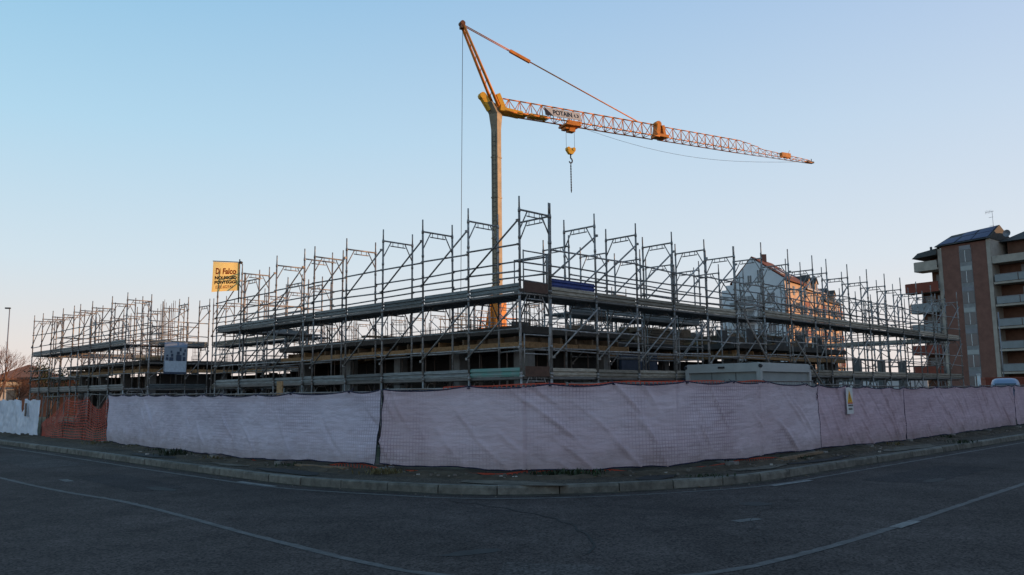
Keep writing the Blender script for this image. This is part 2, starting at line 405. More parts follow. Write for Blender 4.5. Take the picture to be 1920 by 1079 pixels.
# ------------------------------------------------------------------ scaffolding
POLE = .029
def frame_mesh(spig=.28, base=False):
    s = MB()
    for x in (0, 1.05):
        s.tube((x,0,0),(x,0,2.0), POLE, 6); s.tube((x,0,2.0),(x,0,2.0+spig), .021, 6)
        for z in (.06, .72, 1.28, 1.93): s.tube((x,0,z-.035),(x,0,z+.035), .037, 6)
        if base: s.tube((x,0,-.05),(x,0,0), .02, 6); s.box((x,0,-.05),(.15,.15,.012))
    s.tube((0,0,1.95),(1.05,0,1.95), .024, 6)
    s.tube((.26,0,1.83),(.79,0,1.83), .017, 5)
    for x in (.34,.525,.71): s.tube((x,0,1.83),(x,0,1.95), .012, 4)
    s.tube((0,0,1.46),(.27,0,1.93), .017, 5); s.tube((1.05,0,1.46),(.78,0,1.93), .017, 5)
    return s.mesh('frame', M_galv)
F_top, F_mid, F_base, F_tall = frame_mesh(.28), frame_mesh(.02), frame_mesh(.02, True), frame_mesh(.5)
_c = {}
def bay_mesh(kind, L, m=None, h=0):
    k = (kind, round(L,2), m.name if m else '', round(h,2))
    flip = -1 if kind == 'toe' and h < 0 else 1
    if k in _c: return _c[k]
    s = MB()
    if kind == 'rail':
        s.tube((0,0,0),(L,0,0), .0225, 6)
        for x in (.02, L-.02): s.box((x,0,0),(.05,.055,.05))
    elif kind == 'brace':
        s.tube((0,0,0),(L,0,h), .0225, 6)
        for p in ((0,0,0),(L,0,h)): s.box(p, (.06,.06,.06))
    elif kind == 'toe':
        prof = [(0,0),(.03,0),(.03,.205),(.0,.205),(0,.175),(-.022,.168),(-.022,.128),(.010,.113),(.010,.09),(-.022,.076),(-.022,.036),(0,.03)]
        prof = [(x_*flip,y_) for x_,y_ in prof]
        s.extrude(prof, (.03,0,0), (0,1,0), (0,0,1), (L-.06,0,0))
    elif kind == 'plank':
        s.box((L/2,0,0),(L-.03,.48,.05))
        for y in (-.2,0,.2): s.box((L/2,y,-.03),(L-.1,.03,.015))
        for x in (.03, L-.03):
            for y in (-.18,.18): s.box((x,y,.012),(.07,.05,.035))
    me = s.mesh({'rail':'guard_rail','brace':'diagonal_brace','toe':'toe_board','plank':'deck_plank'}[kind], m or M_galv)
    _c[k] = me; return me

def tl(o, L):
    o.rotation_euler.y = rnd.gauss(0,.012); return o
def row(root, P, along, inward, pos, zo=0, lv=(1,2,3), toe=M_toeL, toe_over={}, brace_up=1, inner_rails=True, tall=False, skip_toe=(), decks=(1,2), frames=True, planks=True, skip_frames=()):
    """one straight row of frame scaffold. P(s, w): world point s along the outer poles, w inward."""
    aI = math.atan2(inward.y, inward.x); aA = math.atan2(along.y, along.x)
    side = 1 if (Matrix.Rotation(aA,3,'Z') @ Vector((0,1,0))).dot(inward) > 0 else -1
    for i, s in enumerate(pos):
        if not frames or i in skip_frames: continue
        for l in lv:
            me = F_base if l == 1 else F_mid
            if l == max(lv): me = F_tall if tall else F_top
            fo_ = inst('frame', me, root, P(s,0)+Vector((0,0,.05 if l == 1 else 0))+Vector((0,0,zo+2*(l-1))), aI+rnd.gauss(0,.012)); fo_.rotation_euler.x = rnd.gauss(0,.0045); fo_.rotation_euler.y = rnd.gauss(0,.003)
    for i in range(len(pos)-1):
        s, L = pos[i], pos[i+1]-pos[i]
        if L < .2: continue
        for l in decks:
            zd = zo + 2*l - .04
            if L > .3 and planks:
                for wv in (.28, .79):
                    inst('deck_plank', bay_mesh('plank', L, M_plank), root, P(s,wv)+Vector((0,0,zd+rnd.uniform(-.004,.004))), aA)
            if (i,l) not in skip_toe:
                tm = toe_over.get((i,l), toe)
                o = inst('toe_board', bay_mesh('toe', L, tm, side), root, P(s,.03)+Vector((0,0,zd+.03+rnd.uniform(-.01,.012))), aA)
                o.rotation_euler.y = rnd.uniform(-.004,.004)
            hs = (.5,1.12) if l == 2 else (.72,1.17)
            if L > .3 and (l+1) in lv:
                for h in hs:
                    tl(inst('guard_rail', bay_mesh('rail', L), root, P(s,-.035)+Vector((0,0,zd+h+rnd.uniform(-.03,.03))), aA), L)
                if inner_rails:
                    for h in ((.55,1.0) if l == 2 else (.75,)):
                        tl(inst('guard_rail', bay_mesh('rail', L), root, P(s,1.085)+Vector((0,0,zd+h+rnd.uniform(-.04,.04))), aA), L)
                if L > 1 and brace_up:
                    hh = 1.22 if l == 2 else 1.3
                    if brace_up > 0: inst('diagonal_brace', bay_mesh('brace', L, None, hh), root, P(s,-.06)+Vector((0,0,zd+.5)), aA)
                    else: inst('diagonal_brace', bay_mesh('brace', L, None, -hh), root, P(s,-.06)+Vector((0,0,zd+.5+hh)), aA)
        if 1 in lv and L > 1 and brace_up:
            hh = 1.5
            inst('diagonal_brace', bay_mesh('brace', L, None, hh*brace_up), root, P(s,-.06)+Vector((0,0,.2+(0 if brace_up > 0 else hh))), aA)
    return aA, aI

SCG = 'tube scaffolding round the shell'
sc_left = empty('scaffolding', G(7.5,.5), 'front scaffolding left of the near corner carrying the orange banner', 'scaffolding', SCG)
posL = [0,1.8,3.6,5.4,7.2,9.0,9.57,11.35,13.75,15.6]
row(sc_left, lambda s,w_: G(s,w_), UV_U, UV_V, posL, toe_over={(0,1):M_toegreen}, brace_up=-1)
row(sc_left, lambda s,w_: G(15.6-w_,s), UV_V, -UV_U, [1.07,2.87,3.8], brace_up=1)
sc_right = empty('scaffolding', G(.5,6), 'front scaffolding right of the near corner with the blue toe board', 'scaffolding', SCG)
posR = [1.08,2.85,4.65,6.45,8.25,10.05,11.85]
row(sc_right, lambda s,w_: G(w_,s), UV_V, UV_U, posR, toe=M_toeR, toe_over={(0,2):M_toeR}, brace_up=1, skip_toe={(5,2)}, skip_frames={6})
for h in (.24,):
    o = inst('toe_board', bay_mesh('toe', 1.77, M_toeblue), sc_right, G(.03,1.08,3.96+h), ANG_V); o['label'] = 'blue toe board'
sc_far = empty('scaffolding', G(.5,22), 'long scaffolding behind the grey site cabin reaching the brick tower', 'scaffolding', SCG)
posF = [11.87,13.86,15.83,17.07,19.02,21.02,23.0,24.9,26.95,29.0,31.0,33.0]
row(sc_far, lambda s,w_: G(w_,s), UV_V, UV_U, posF, zo=.14, toe=M_toeR, brace_up=1, tall=True)
row(sc_far, lambda s,w_: G(s,33.9-w_+.2), UV_U, -UV_V, [1.2,3.0,4.8,6.6,8.4], zo=.14, toe=M_toeR, brace_up=1, tall=True)
for (v_, z_, l_) in ((12.3,3.7,2.3),(15.9,3.0,3.2)):
    m_ = MB().tube(G(-.1,v_-2.0,z_+.4), G(-.15,v_+1.6,.4), .035, 6); m_.build('raking_prop', M_galvf, sc_far)
# corner guards
def end_guard(root, p, along, z, wv=.86):
    s = MB(); a = Vector(p); e = a + along*wv
    for q in (a, e): s.tube(q+Vector((0,0,z)), q+Vector((0,0,z+1.02)), .018, 5)
    for h in (1.0,.55): s.tube(a+Vector((0,0,z+h)), e+Vector((0,0,z+h)), .018, 5)
    s.build('end_guard', M_galv, root)
    t = MB().beam(a+Vector((0,0,z+.14)), e+Vector((0,0,z+.14)), .025, .24); t.build('kick_board', M_brown, root)
for z in (1.97,3.97): end_guard(sc_left, G(-.02,.1), UV_V, z)
end_guard(sc_left, G(.08,1.02), UV_U, 3.97, 1.1)

sc_proj = empty('scaffolding', G(31,.5), 'far left scaffolding wing ending beside the bare trees and the orange roofed house', 'scaffolding', SCG)
posP = [24.44,26.3,28.86,30.6,31.55,33.29,34.96,36.63,38.2]
row(sc_proj, lambda s,w_: G(s,w_), UV_U, UV_V, posP, brace_up=-1)
row(sc_proj, lambda s,w_: G(24.44+w_,s), UV_V, UV_U, [1.07,2.75,3.8], brace_up=1)
row(sc_proj, lambda s,w_: G(38.3-w_,s), UV_V, -UV_U, [1.2,3.0,4.8,6.6,8.4], brace_up=1)
sc_rec = empty('scaffolding', G(20,4), 'recessed scaffolding row set back between the two left wings', 'scaffolding', SCG)
row(sc_rec, lambda s,w_: G(s,3.9+w_), UV_U, UV_V, [15.75,17.5,19.3,21.1,22.9,24.2], toe=M_toeR, brace_up=-1)
sc_inn = empty('scaffolding', G(2.8,9), 'short inner scaffolding with its own deck behind the right front row', 'scaffolding', SCG)
row(sc_inn, lambda s,w_: G(2.4+w_,s), UV_V, UV_U, [4.6,6.4,8.2,10.0,11.8], toe=M_toeL, brace_up=1, lv=(1,2,3), inner_rails=True)
sc_inn2 = empty('scaffolding', G(2.4,21), 'second scaffolding row behind the long right one near the pale gabled block', 'scaffolding', SCG)
row(sc_inn2, lambda s,w_: G(2.3+w_,s), UV_V, UV_U, [13.0,14.8,16.4,18.2,20.0,21.9,23.7,25.5,27.4,29.2,31.0], toe=M_toeR, brace_up=-1, lv=(2,3), decks=(2,), skip_toe={(k,2) for k in range(12)}, planks=False)
row(sc_inn2, lambda s,w_: G(5.6+w_,s), UV_V, UV_U, [20.6,22.2,24.1,25.9,27.8,29.6,31.4], toe=M_toeR, brace_up=1, lv=(1,2,3), decks=(2,), skip_toe={(k,2) for k in range(12)}, planks=False)
sc_inl = empty('scaffolding', G(31,3), 'second scaffolding row behind the far left wing', 'scaffolding', SCG)
row(sc_inl, lambda s,w_: G(s,2.6+w_), UV_U, UV_V, [26.9,28.7,30.2,32.0,33.8,35.6,37.0], toe=M_toeR, brace_up=1, lv=(2,3), decks=(2,), skip_toe={(k,2) for k in range(9)}, planks=False)
sc_back = empty('scaffolding', G(22,15), 'rear scaffolding along the courtyard below the crane', 'scaffolding', SCG)
row(sc_back, lambda s,w_: G(s,15.2+w_), UV_U, UV_V, [9+1.8*k for k in range(16)], toe=M_toeR, brace_up=1, decks=(2,))
row(sc_back, lambda s,w_: G(s,26+w_), UV_U, UV_V, [11+1.8*k for k in range(11)], toe=M_toeR, brace_up=-1, decks=(2,))
sc_back2 = empty('scaffolding', G(14,24), 'rear scaffolding of the right wing seen over its slab', 'scaffolding', SCG)
row(sc_back2, lambda s,w_: G(13.6+w_,s), UV_V, UV_U, [12+1.8*k for k in range(12)], toe=M_toeR, brace_up=1, decks=(2,))

# ------------------------------------------------------------------ the concrete shell
shell = empty('building_shell', G(12,6), 'unfinished concrete building with timber formwork inside the scaffolding', 'building')
ZS = 3.18
blocks = [(1.45,13.4,1.45,5.6),(1.45,38,5.9,13),(26,36.9,1.45,5.9),(1.45,12.5,13,33)]
def slab(u0,u1,v0,v1,z0,z1,name,m):
    s = MB(); s.prism([G(a,b)[:2] for a,b in ((u0,v0),(u1,v0),(u1,v1),(u0,v1))], z0, z1); return s.build(name, m, shell)
slabs = [(1.45,13.4,1.45,5.4),(1.45,37,6.0,13),(26.2,37,1.45,6.0),(1.45,12.3,13,32.5),(13.4,15,5.4,6.0)]
slab(1.45,13.6,1.5,6.2,ZS,ZS+.13,'floor_slab',M_conc)
slab(5.2,37,6.2,13.2,ZS,ZS+.13,'floor_slab',M_conc)
slab(26.2,37,1.5,6.2,ZS,ZS+.13,'floor_slab',M_conc)
slab(1.9,12.3,13.2,23,ZS,ZS+.13,'floor_slab',M_conc)
slab(3.9,5.2,6.2,13.2,ZS,ZS+.13,'floor_slab',M_conc)
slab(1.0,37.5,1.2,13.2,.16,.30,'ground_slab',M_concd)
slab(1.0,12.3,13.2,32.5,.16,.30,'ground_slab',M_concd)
# edge formwork: boards along the slab rim, timber beams under it, joists across
def rim(pts):
    for (a, b) in zip(pts[:-1], pts[1:]):
        pa, pb = G(*a), G(*b); d = (pb-pa); L = d.length; t = d.normalized(); n = max(1, round(L/2.4))
        out = Vector((t.y,-t.x,0))
        for k in range(n):
            q0, q1 = pa+t*(L*k/n+.01), pa+t*(L*(k+1)/n-.01)
            o_ = out*(.03+rnd.uniform(-.012,.012)); dz = rnd.uniform(-.015,.02)
            MB().beam(q0+o_+Vector((0,0,ZS+.075+dz)), q1+o_+Vector((0,0,ZS+.075+dz)), .027, .19).build('edge_board', M_ply, shell)
            MB().beam(q0-out*.06+Vector((0,0,ZS-.31)), q1-out*.06+Vector((0,0,ZS-.33+rnd.uniform(-.01,.01))), .07, .16).build('formwork_beam', M_wood, shell)
        nj = max(2, int(L/.62))
        for k in range(nj):
            c = pa+t*(L*(k+.5)/nj); e = rnd.uniform(-.1,.12)
            MB().beam(c+out*(e-.12)+Vector((0,0,ZS-.16)), c-out*2.0+Vector((0,0,ZS-.16)), .06, .15).build('joist', M_woodd if rnd.random()<.7 else M_wood, shell)
rim([(13.6,1.5),(1.45,1.5),(1.45,6.2),(3.9,6.2),(3.9,13.2),(1.9,13.2),(1.9,23),(6,23)][::1])
rim([(37,1.5),(26.2,1.5),(26.2,6.2),(13.6,6.2),(13.6,1.5)])
# columns, walls and props on the ground floor
rs = random.Random(11)
cols = []
for u_ in (2.0,4.6,7.4,10.2,13.0): cols += [(u_,2.2),(u_,5.6)]
for u_ in range(6,38,4): cols += [(u_,9.5),(u_,12.6)]
for u_ in (27,30.2,33.4,36.5): cols += [(u_,2.2),(u_,5.8)]
for v_ in range(14,33,3): cols += [(2.6,v_),(7,v_),(11.7,v_)]
for v_ in (7.5,10,12.6): cols += [(4.6,v_)]
for u_, v_ in cols:
    c = G(u_,v_); MB().box((c.x,c.y,.3+(ZS-.4)/2),(.5 if rs.random()<.5 else .3,.3,ZS-.42), ANG_U).build('column', M_conccol, shell)
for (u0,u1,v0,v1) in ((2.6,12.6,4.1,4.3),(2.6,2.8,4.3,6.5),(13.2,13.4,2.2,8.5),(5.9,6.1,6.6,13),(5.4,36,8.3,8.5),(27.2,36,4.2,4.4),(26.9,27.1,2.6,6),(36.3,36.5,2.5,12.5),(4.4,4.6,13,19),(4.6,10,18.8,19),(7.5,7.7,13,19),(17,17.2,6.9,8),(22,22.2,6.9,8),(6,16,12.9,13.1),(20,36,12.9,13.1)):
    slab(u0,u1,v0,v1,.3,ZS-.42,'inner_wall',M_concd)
slab(3.5,3.6,8.5,10.6,.5,2.9,'formwork_panel',M_blueply)
pm = MB(); pm.tube((0,0,0),(0,0,1.7),.028,5); pm.tube((0,0,1.7),(0,0,2.46),.021,5); pm.box((0,0,.005),(.13,.13,.01)); pm.box((0,0,2.46),(.13,.13,.02)); pm.tube((-.06,0,1.68),(.06,0,1.68),.012,4)
PROP = pm.mesh('prop', M_prop)
spots = []
for k in range(10): spots += [(2.2+1.2*k,1.85),(2.0+1.2*k,3.0)]
for k in range(4): spots += [(1.8,2.4+1.1*k),(2.9,2.6+1.1*k)]
for k in range(10): spots += [(26.6+1.05*k,1.85),(26.9+1.05*k,3.1)]
for k in range(10): spots += [(14+1.2*k,6.6),(14.3+1.2*k,7.6)]
for k in range(8): spots += [(2.2,13.6+1.18*k),(3.3,13.9+1.18*k),(5.6,14.2+1.18*k)]
for k in range(6): spots += [(4.3,6.6+1.1*k),(5.2,6.9+1.1*k)]
for u_, v_ in spots: inst('prop', PROP, shell, G(u_+rs.uniform(-.1,.1),v_+rs.uniform(-.1,.1),.30), rs.uniform(0,3))
# column starters on the slab
def cage(h, b=.32):
    s = MB()
    for x in (-b/2,0,b/2):
        for y in (-b/2,b/2): s.tube((x,y,0),(x+rs.uniform(-.02,.02),y,h+rs.uniform(-.15,.1)),.011,4)
    z = .12
    while z < h*.7:
        for a_, c_ in (((-b/2,-b/2),(b/2,-b/2)),((b/2,-b/2),(b/2,b/2)),((b/2,b/2),(-b/2,b/2)),((-b/2,b/2),(-b/2,-b/2))):
            s.tube((*a_,z),(*c_,z),.006,3)
        z += .2
    return s.mesh('rebar_cage', M_rebar)
CG = [cage(1.0), cage(1.25), cage(.8), cage(3.0,.45)]
for u_, v_ in cols:
    if v_ > 23: continue
    inst('rebar_cage', CG[rs.choice((0,0,1,2))], shell, G(u_+.3,v_+.2,ZS+.13), ANG_U)
for u_, v_ in ((27.2,3.0),(28.4,3.4),(31,4.5)): inst('rebar_cage', CG[3], shell, G(u_,v_,ZS+.13), ANG_U)
for k in range(26):
    u_, v_ = rs.choice(((rs.uniform(2,13),rs.uniform(2,12)),(rs.uniform(14,36),rs.uniform(7,12.5)),(rs.uniform(2.5,11),rs.uniform(13,19))))
    inst('rebar_cage', CG[2], shell, G(u_,v_,ZS+.13), ANG_U)
for u_, v_, w_, a_ in ((3.2,3.6,1.2,ANG_U),(6.3,3.3,1.0,ANG_V),(8.8,3.4,1.4,ANG_U),(11.4,3.5,.9,ANG_V),(2.4,9.5,1.3,ANG_V),(3.0,12.2,1.1,ANG_V),(2.9,16.5,1.4,ANG_V),(3.1,18.5,1.0,ANG_U),(28.5,3.3,1.2,ANG_U),(32.5,3.4,1.4,ANG_U),(18,7.4,1.5,ANG_U),(21,7.2,1.1,ANG_V)):
    c = G(u_,v_); MB().box((c.x,c.y,.3+.65),(w_,.06,1.3),a_+rs.uniform(-.3,.3)).build('formwork_panel', rs.choice((M_wood,M_woodd,M_ply,M_blueply)), shell)
for k in range(12):
    c = G(5.0+.5*rs.random(),13.4+.78*k); hh = rs.uniform(.5,.95); MB().box((c.x,c.y,ZS+.13+hh/2),(.74,.07,hh),ANG_V+rs.uniform(-.08,.08)).build('formwork_panel', rs.choice((M_woodd,M_ply,M_ply)), shell)
for k in range(6):
    c = G(6.5+.4*rs.random(),7+.9*k); hh = rs.uniform(.4,.9); MB().box((c.x,c.y,ZS+.13+hh/2),(.8,.07,hh),ANG_V+rs.uniform(-.1,.1)).build('formwork_panel', rs.choice((M_woodd,M_ply)), shell)
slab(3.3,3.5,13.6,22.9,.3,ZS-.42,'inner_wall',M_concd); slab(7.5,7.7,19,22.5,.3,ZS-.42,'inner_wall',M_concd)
for k in range(12):
    c = G(2.5+.25*rs.random(),13.6+.74*k); hh = rs.uniform(.35,.75); MB().box((c.x,c.y,ZS+.13+hh/2),(.7,.06,hh),ANG_V+rs.uniform(-.05,.05)).build('formwork_panel', rs.choice((M_woodd,M_ply,M_ply)), shell)
for u_, v_ in ((4.0,2.4),(7.2,2.5),(10.6,2.4),(2.3,8.0),(2.4,14.6),(29.4,2.4),(34.2,2.5)):
    c = G(u_,v_); m_ = MB()
    for j in range(4):
        for i_ in range(3): m_.box((c.x+rs.uniform(-.02,.02)+.26*(i_-1),c.y,.45+.2*j),(.25,.5,.19),ANG_U*0)
    m_.build('block_stack', M_conccol, shell)
for k in range(18):
    u_, v_ = (rs.uniform(2,13), rs.uniform(1.8,4)) if k%2 else (rs.uniform(2,4), rs.uniform(13.5,19))
    c = G(u_,v_); MB().box((c.x,c.y,ZS+.16+.02*(k%3)),(rs.uniform(.8,2.4),rs.uniform(.1,.3),.05),rs.uniform(0,3)).build('loose_board', M_woodd, shell)
# slab-edge guard posts
for k in range(13):
    p = G(1.7+.9*k*1.0, 1.62); MB().tube(p+Vector((0,0,ZS+.1)), p+Vector((0,0,ZS+.45+rs.random()*.4)), .014, 4).build('edge_post', M_rebar, shell)

# loose timber stacks on the slab
def stack(u_, v_, ang, n, rows_, L, label, m):
    r_ = empty('timber_stack', G(u_,v_,ZS+.135), label, 'timber stack')
    rr = random.Random(int(u_*100+v_))
    rm = Matrix.Rotation(ang,3,'Z'); b = G(u_,v_,ZS+.135)
    for j in range(rows_):
        for i in range(n):
            c = b + rm @ Vector((rr.uniform(-.1,.1),(i-(n-1)/2)*.23+rr.uniform(-.02,.02),.08+j*.105))
            MB().box(c,(L*rr.uniform(.85,1.05),.2,.08 if j%2 else .095), ang+rr.uniform(-.06,.06)).build('board', m if rr.random()<.7 else M_woodd, r_)
        
stack(4.7,12.0,ANG_V,4,6,3.2,'untidy dark timber pile on the slab behind the short inner scaffolding',M_woodd)
stack(4.2,15.0,ANG_U,5,4,2.6,'low tan timber pile on the slab in front of the white gabled block',M_wood)
stack(3.2,18.2,ANG_V,4,5,3.0,'timber pile on the slab left of the leaning steel props',M_woodd)
stack(29.5,3.4,ANG_U,4,3,3.5,'timber pile on the far left slab under the scaffolding deck',M_wood)
stack(16.5,7.6,ANG_U,4,5,4.0,'long timber pile on the recessed slab behind the left wing',M_wood)

# ------------------------------------------------------------------ tower crane
CB = Vector((-.9,50,0))
crane = empty('tower_crane', CB, 'orange self-erecting tower crane with grey mast and long lattice jib above the site', 'crane')
jd = Vector((.89,.457,0)).normalized(); je = Vector((-jd.y,jd.x,0)); UP = Vector((0,0,1))
md = Vector((.86,-.51,0)).normalized(); me_ = Vector((-md.y,md.x,0)); mang = math.atan2(md.y, md.x)
s = MB(); z0, z1 = 7.6, 18.2
s.box(CB+Vector((0,0,(z0+z1)/2)), (.46,.46,z1-z0), mang); s.build('mast', M_mast, crane)
for z in (8.6,11.2,13.8,16.4):
    MB().box(CB+Vector((0,0,z)),(.51,.51,.09),mang).build('mast_collar', M_mast, crane)
ld = MB(); lf = CB + md*.0 - me_*.27
for x in (-.12,.12): ld.tube(lf+md*x+UP*7.7, lf+md*x+UP*18.0,.012,4)
for k in range(34): ld.tube(lf+md*-.12+UP*(7.8+.3*k), lf+md*.12+UP*(7.8+.3*k),.009,4)
ld.build('ladder', M_dark, crane)
# head: splays to the back
hd = MB(); rt = Matrix.Rotation(mang,3,'Z')
q0 = [CB + rt @ Vector((x*.23,y*.23,0)) + UP*18.2 for x,y in ((-1,-1),(1,-1),(1,1),(-1,1))]
bk = -jd*.42
q1 = [CB + rt @ Vector((x*.31,y*.31,0)) + UP*(19.9) + bk*(1.0) for x,y in ((-1,-1),(1,-1),(1,1),(-1,1))]
q1b = [CB + rt @ Vector((x*.31,y*.31,0)) + UP*19.2 + jd*.12 + bk*.35 for x,y in ((-1,-1),(1,-1),(1,1),(-1,1))]
def loft(m_, rings):
    i = len(m_.v)
    for r_ in rings: m_.v += r_
    n = len(rings[0])
    for k in range(len(rings)-1):
        for j in range(n):
            l = (j+1)%n; m_.f.append((i+k*n+j,i+k*n+l,i+(k+1)*n+l,i+(k+1)*n+j)); m_.sm.append(False)
    m_.f.append(tuple(i+j for j in reversed(range(n)))); m_.f.append(tuple(i+(len(rings)-1)*n+j for j in range(n))); m_.sm += [False]*2
loft(hd, [q0,q1b,q1]); hd.build('mast_head', M_mast, crane)
# lower orange mast, stays, slewing platform, ballast
s = MB(); s.box(CB+UP*4.2,(.8,.8,6.8),mang); lm = s.build('lower_mast', M_orange, crane)
bk2 = -jd
MB().tube(CB+bk2*.9+UP*4.9, CB+bk2*.3+UP*8.2, .1, 8).build('mast_strut', M_orange, crane)
MB().tube(CB+bk2*1.3+UP*4.9, CB+bk2*1.0+UP*7.2, .06, 8).build('hydraulic_ram', M_dark, crane)
s = MB()
for y in (-.9,.9):
    s.beam(CB+je*y+bk2*3.6+UP*5.0, CB+je*y+jd*1.2+UP*5.0,.22,.3)
for t in (-1.0,.4,1.8,3.4): s.beam(CB+je*-.9+bk2*t+UP*5.0, CB+je*.9+bk2*t+UP*5.0,.18,.22)
s.build('slewing_platform', M_orange, crane)
s = MB()
for y in (-.98,.98):
    for t in (-.8,.6,2.0,3.4): s.tube(CB+je*y+bk2*t+UP*5.15, CB+je*y+bk2*t+UP*6.15,.025,5)
    for z in (5.65,6.12): s.tube(CB+je*y+bk2*3.5+UP*z, CB+je*y+jd*1.0+UP*z,.03,5)
s.build('platform_railing', M_orange, crane)
for k in range(3):
    MB().box(CB+bk2*(2.2+.45*k)+UP*4.1,(.4,1.6,1.4),math.atan2(jd.y,jd.x)).build('ballast_block', M_conc, crane)
s = MB()
for a in (.5,2.07,3.64,5.21):
    e_ = Vector((math.cos(a+mang),math.sin(a+mang),0))*2.6
    s.beam(CB+UP*1.0, CB+e_+UP*.7,.3,.35); s.tube(CB+e_+UP*.1, CB+e_+UP*.9,.09,8); s.box(CB+e_+UP*.16,(.6,.6,.1))
s.build('outrigger_base', M_orange, crane)
# apex strut (two tubes), sheave head, hinge
AP = CB - jd*2.27 + UP*24.67
ft = CB + jd*.05 + UP*19.7
for y in (-.28,.28):
    s = MB(); s.tube(ft+je*y*1.1, AP+je*y*.55, .105, 8, .085); s.build('apex_strut', M_orange, crane)
s = MB()
for t in (.15,.3,.45,.6,.75,.9): s.tube((ft+je*.28).lerp(AP+je*.07,t),(ft-je*.28).lerp(AP-je*.07,min(1,t+.04)),.025,4)
s.build('strut_lacing', M_orange, crane)
s = MB(); s.box(AP+UP*.05+bk*.1,(.26,.36,.42),math.atan2(jd.y,jd.x)); s.tube(AP+UP*.18-je*.2+bk*.2, AP+UP*.18+je*.2+bk*.2,.15,10); s.build('apex_sheave', M_rust, crane)
s = MB(); s.tube(CB+bk*2.3+UP*20.3-je*.2, CB+bk*2.3+UP*20.3+je*.2,.22,10); s.beam(CB+bk*2.2+UP*20.3, CB+bk*.9+UP*19.5,.34,.42); s.build('luffing_arm', M_yellow, crane)
s = MB(); s.beam(CB+jd*.05+UP*20.55, CB+jd*.5+UP*19.6,.5,.3); s.beam(CB+jd*.15+UP*19.55, CB+jd*1.75+UP*19.45,.8,.25); s.build('jib_hinge', M_yellow, crane)
# lattice jib
def jp(t, y, z): return CB + jd*t + je*y + UP*(19.42 + z - .0*t)
def lattice(name, t0, t1, h0, h1, w0, w1, n, m, ch=.038, w_=.02):
    s = MB()
    for i in range(n):
        a, b = t0+(t1-t0)*i/n, t0+(t1-t0)*(i+1)/n
        ha, hb = h0+(h1-h0)*i/n, h0+(h1-h0)*(i+1)/n; wa, wb = w0+(w1-w0)*i/n, w0+(w1-w0)*(i+1)/n
        mid = (a+b)/2; hm = (ha+hb)/2
        for sg in (-1,1):
            s.tube(jp(a,sg*wa,0),jp(b,sg*wb,0),ch,5)
            s.tube(jp(a,sg*wa,0),jp(mid,0,hm),w_,4); s.tube(jp(mid,0,hm),jp(b,sg*wb,0),w_,4)
        s.tube(jp(a,-wa,0),jp(a,wa,0),w_,4); s.tube(jp(a,-wa,0),jp(b,wb,0),w_*.8,4)
        if i == 0: s.tube(jp(a,0,ha),jp(mid,0,hm),ch,5)
        s.tube(jp(mid,0,hm),jp(b,0,hb) if i == n-1 else jp(b+(b-a)/2,0,hb),ch,5)
    return s.build(name, m, crane)
ja_ = math.atan2(jd.y,jd.x)
lattice('jib_section', .5,12.6,.95,.95,.42,.42,15,M_orange,.046,.026)
lattice('jib_section', 13.0,20.4,.9,.86,.38,.36,10,M_orange,.038,.022)
lattice('jib_section', 20.4,22.6,.86,.48,.36,.3,3,M_orange,.03,.016)
lattice('jib_section', 22.6,27.7,.46,.2,.28,.14,8,M_orange,.026,.014)
s = MB(); s.box(jp(12.95,0,.12),(1.0,.8,.2),ja_); s.beam(jp(12.6,0,.0),jp(12.75,0,.98),.5,.3); s.beam(jp(13.2,0,.1),jp(13.05,0,.9),.6,.22); s.tube(jp(12.75,-.2,.98),jp(12.75,.2,.98),.24,12); s.build('jib_joint', M_orange, crane)
s = MB(); s.box(jp(25.0,0,.28),(.9,.3,.35),math.atan2(jd.y,jd.x)); s.tube(jp(25.3,0,.4),jp(25.5,0,.75),.02,4); s.build('jib_end_winch', M_orange, crane)
s = MB(); s.box(jp(27.6,0,.05),(.7,.3,.12),math.atan2(jd.y,jd.x)); s.tube(jp(27.8,0,.1),jp(27.8,0,.35),.03,5); s.build('jib_tip', M_dark, crane)
s = MB(); s.box(jp(1.4,0,.05),(1.6,.6,.12),math.atan2(jd.y,jd.x)); s.box(jp(3.0,0,.08),(1.3,.5,.2),math.atan2(jd.y,jd.x)); s.build('jib_walkway', M_yellow, crane)
# tie rods from the apex to the jib
t_end = jp(11.0,0,.98); a_ = AP+UP*.1
k1, k2 = a_.lerp(t_end,.27), a_.lerp(t_end,.36)
for y in (-.07,.07): MB().tube(a_+je*y, k1+je*y, .03, 6).build('tie_bar', M_orange, crane)
MB().beam(k1-(t_end-a_)*.02, k2, .16, .2).build('tie_coupling', M_orange, crane)
MB().tube(k2, t_end, .042, 6).build('tie_bar', M_orange, crane)
# trolley, hook
tr = MB(); ja = math.atan2(jd.y,jd.x)
tr.box(jp(5.5,0,-.2),(1.15,1.1,.12),ja); tr.box(jp(5.5,-.52,-.06),(.9,.06,.2),ja); tr.box(jp(5.5,.52,-.06),(.9,.06,.2),ja); tr.box(jp(5.55,0,-.42),(.45,.45,.32),ja); tr.box(jp(5.2,.1,-.34),(.3,.6,.2),ja)
for t in (5.05,5.95):
    for y in (-.5,.5): tr.tube(jp(t,y-.05,-.02),jp(t,y+.05,-.02),.09,8)
tr.build('trolley', M_orange, crane)
HK = jp(5.5,0,0); HK.z = 17.6
for x in (-.32,.32):
    MB().tube(HK+jd*x+UP*.1, jp(5.5+x,0,-.2), .012, 5).build('hoist_rope', M_cable, crane)
s = MB()
prof = [(-.33,.13),(.33,.13),(.33,-.02),(.13,-.28),(-.13,-.28),(-.33,-.02)]
s.extrude(prof, HK-je*.12, jd, UP, je*.24)
for x in (-.2,.2): s.tube(HK+jd*x-je*.15+UP*.07, HK+jd*x+je*.15+UP*.07,.12,10)
s.build('hook_block', M_yellow, crane)
s = MB()
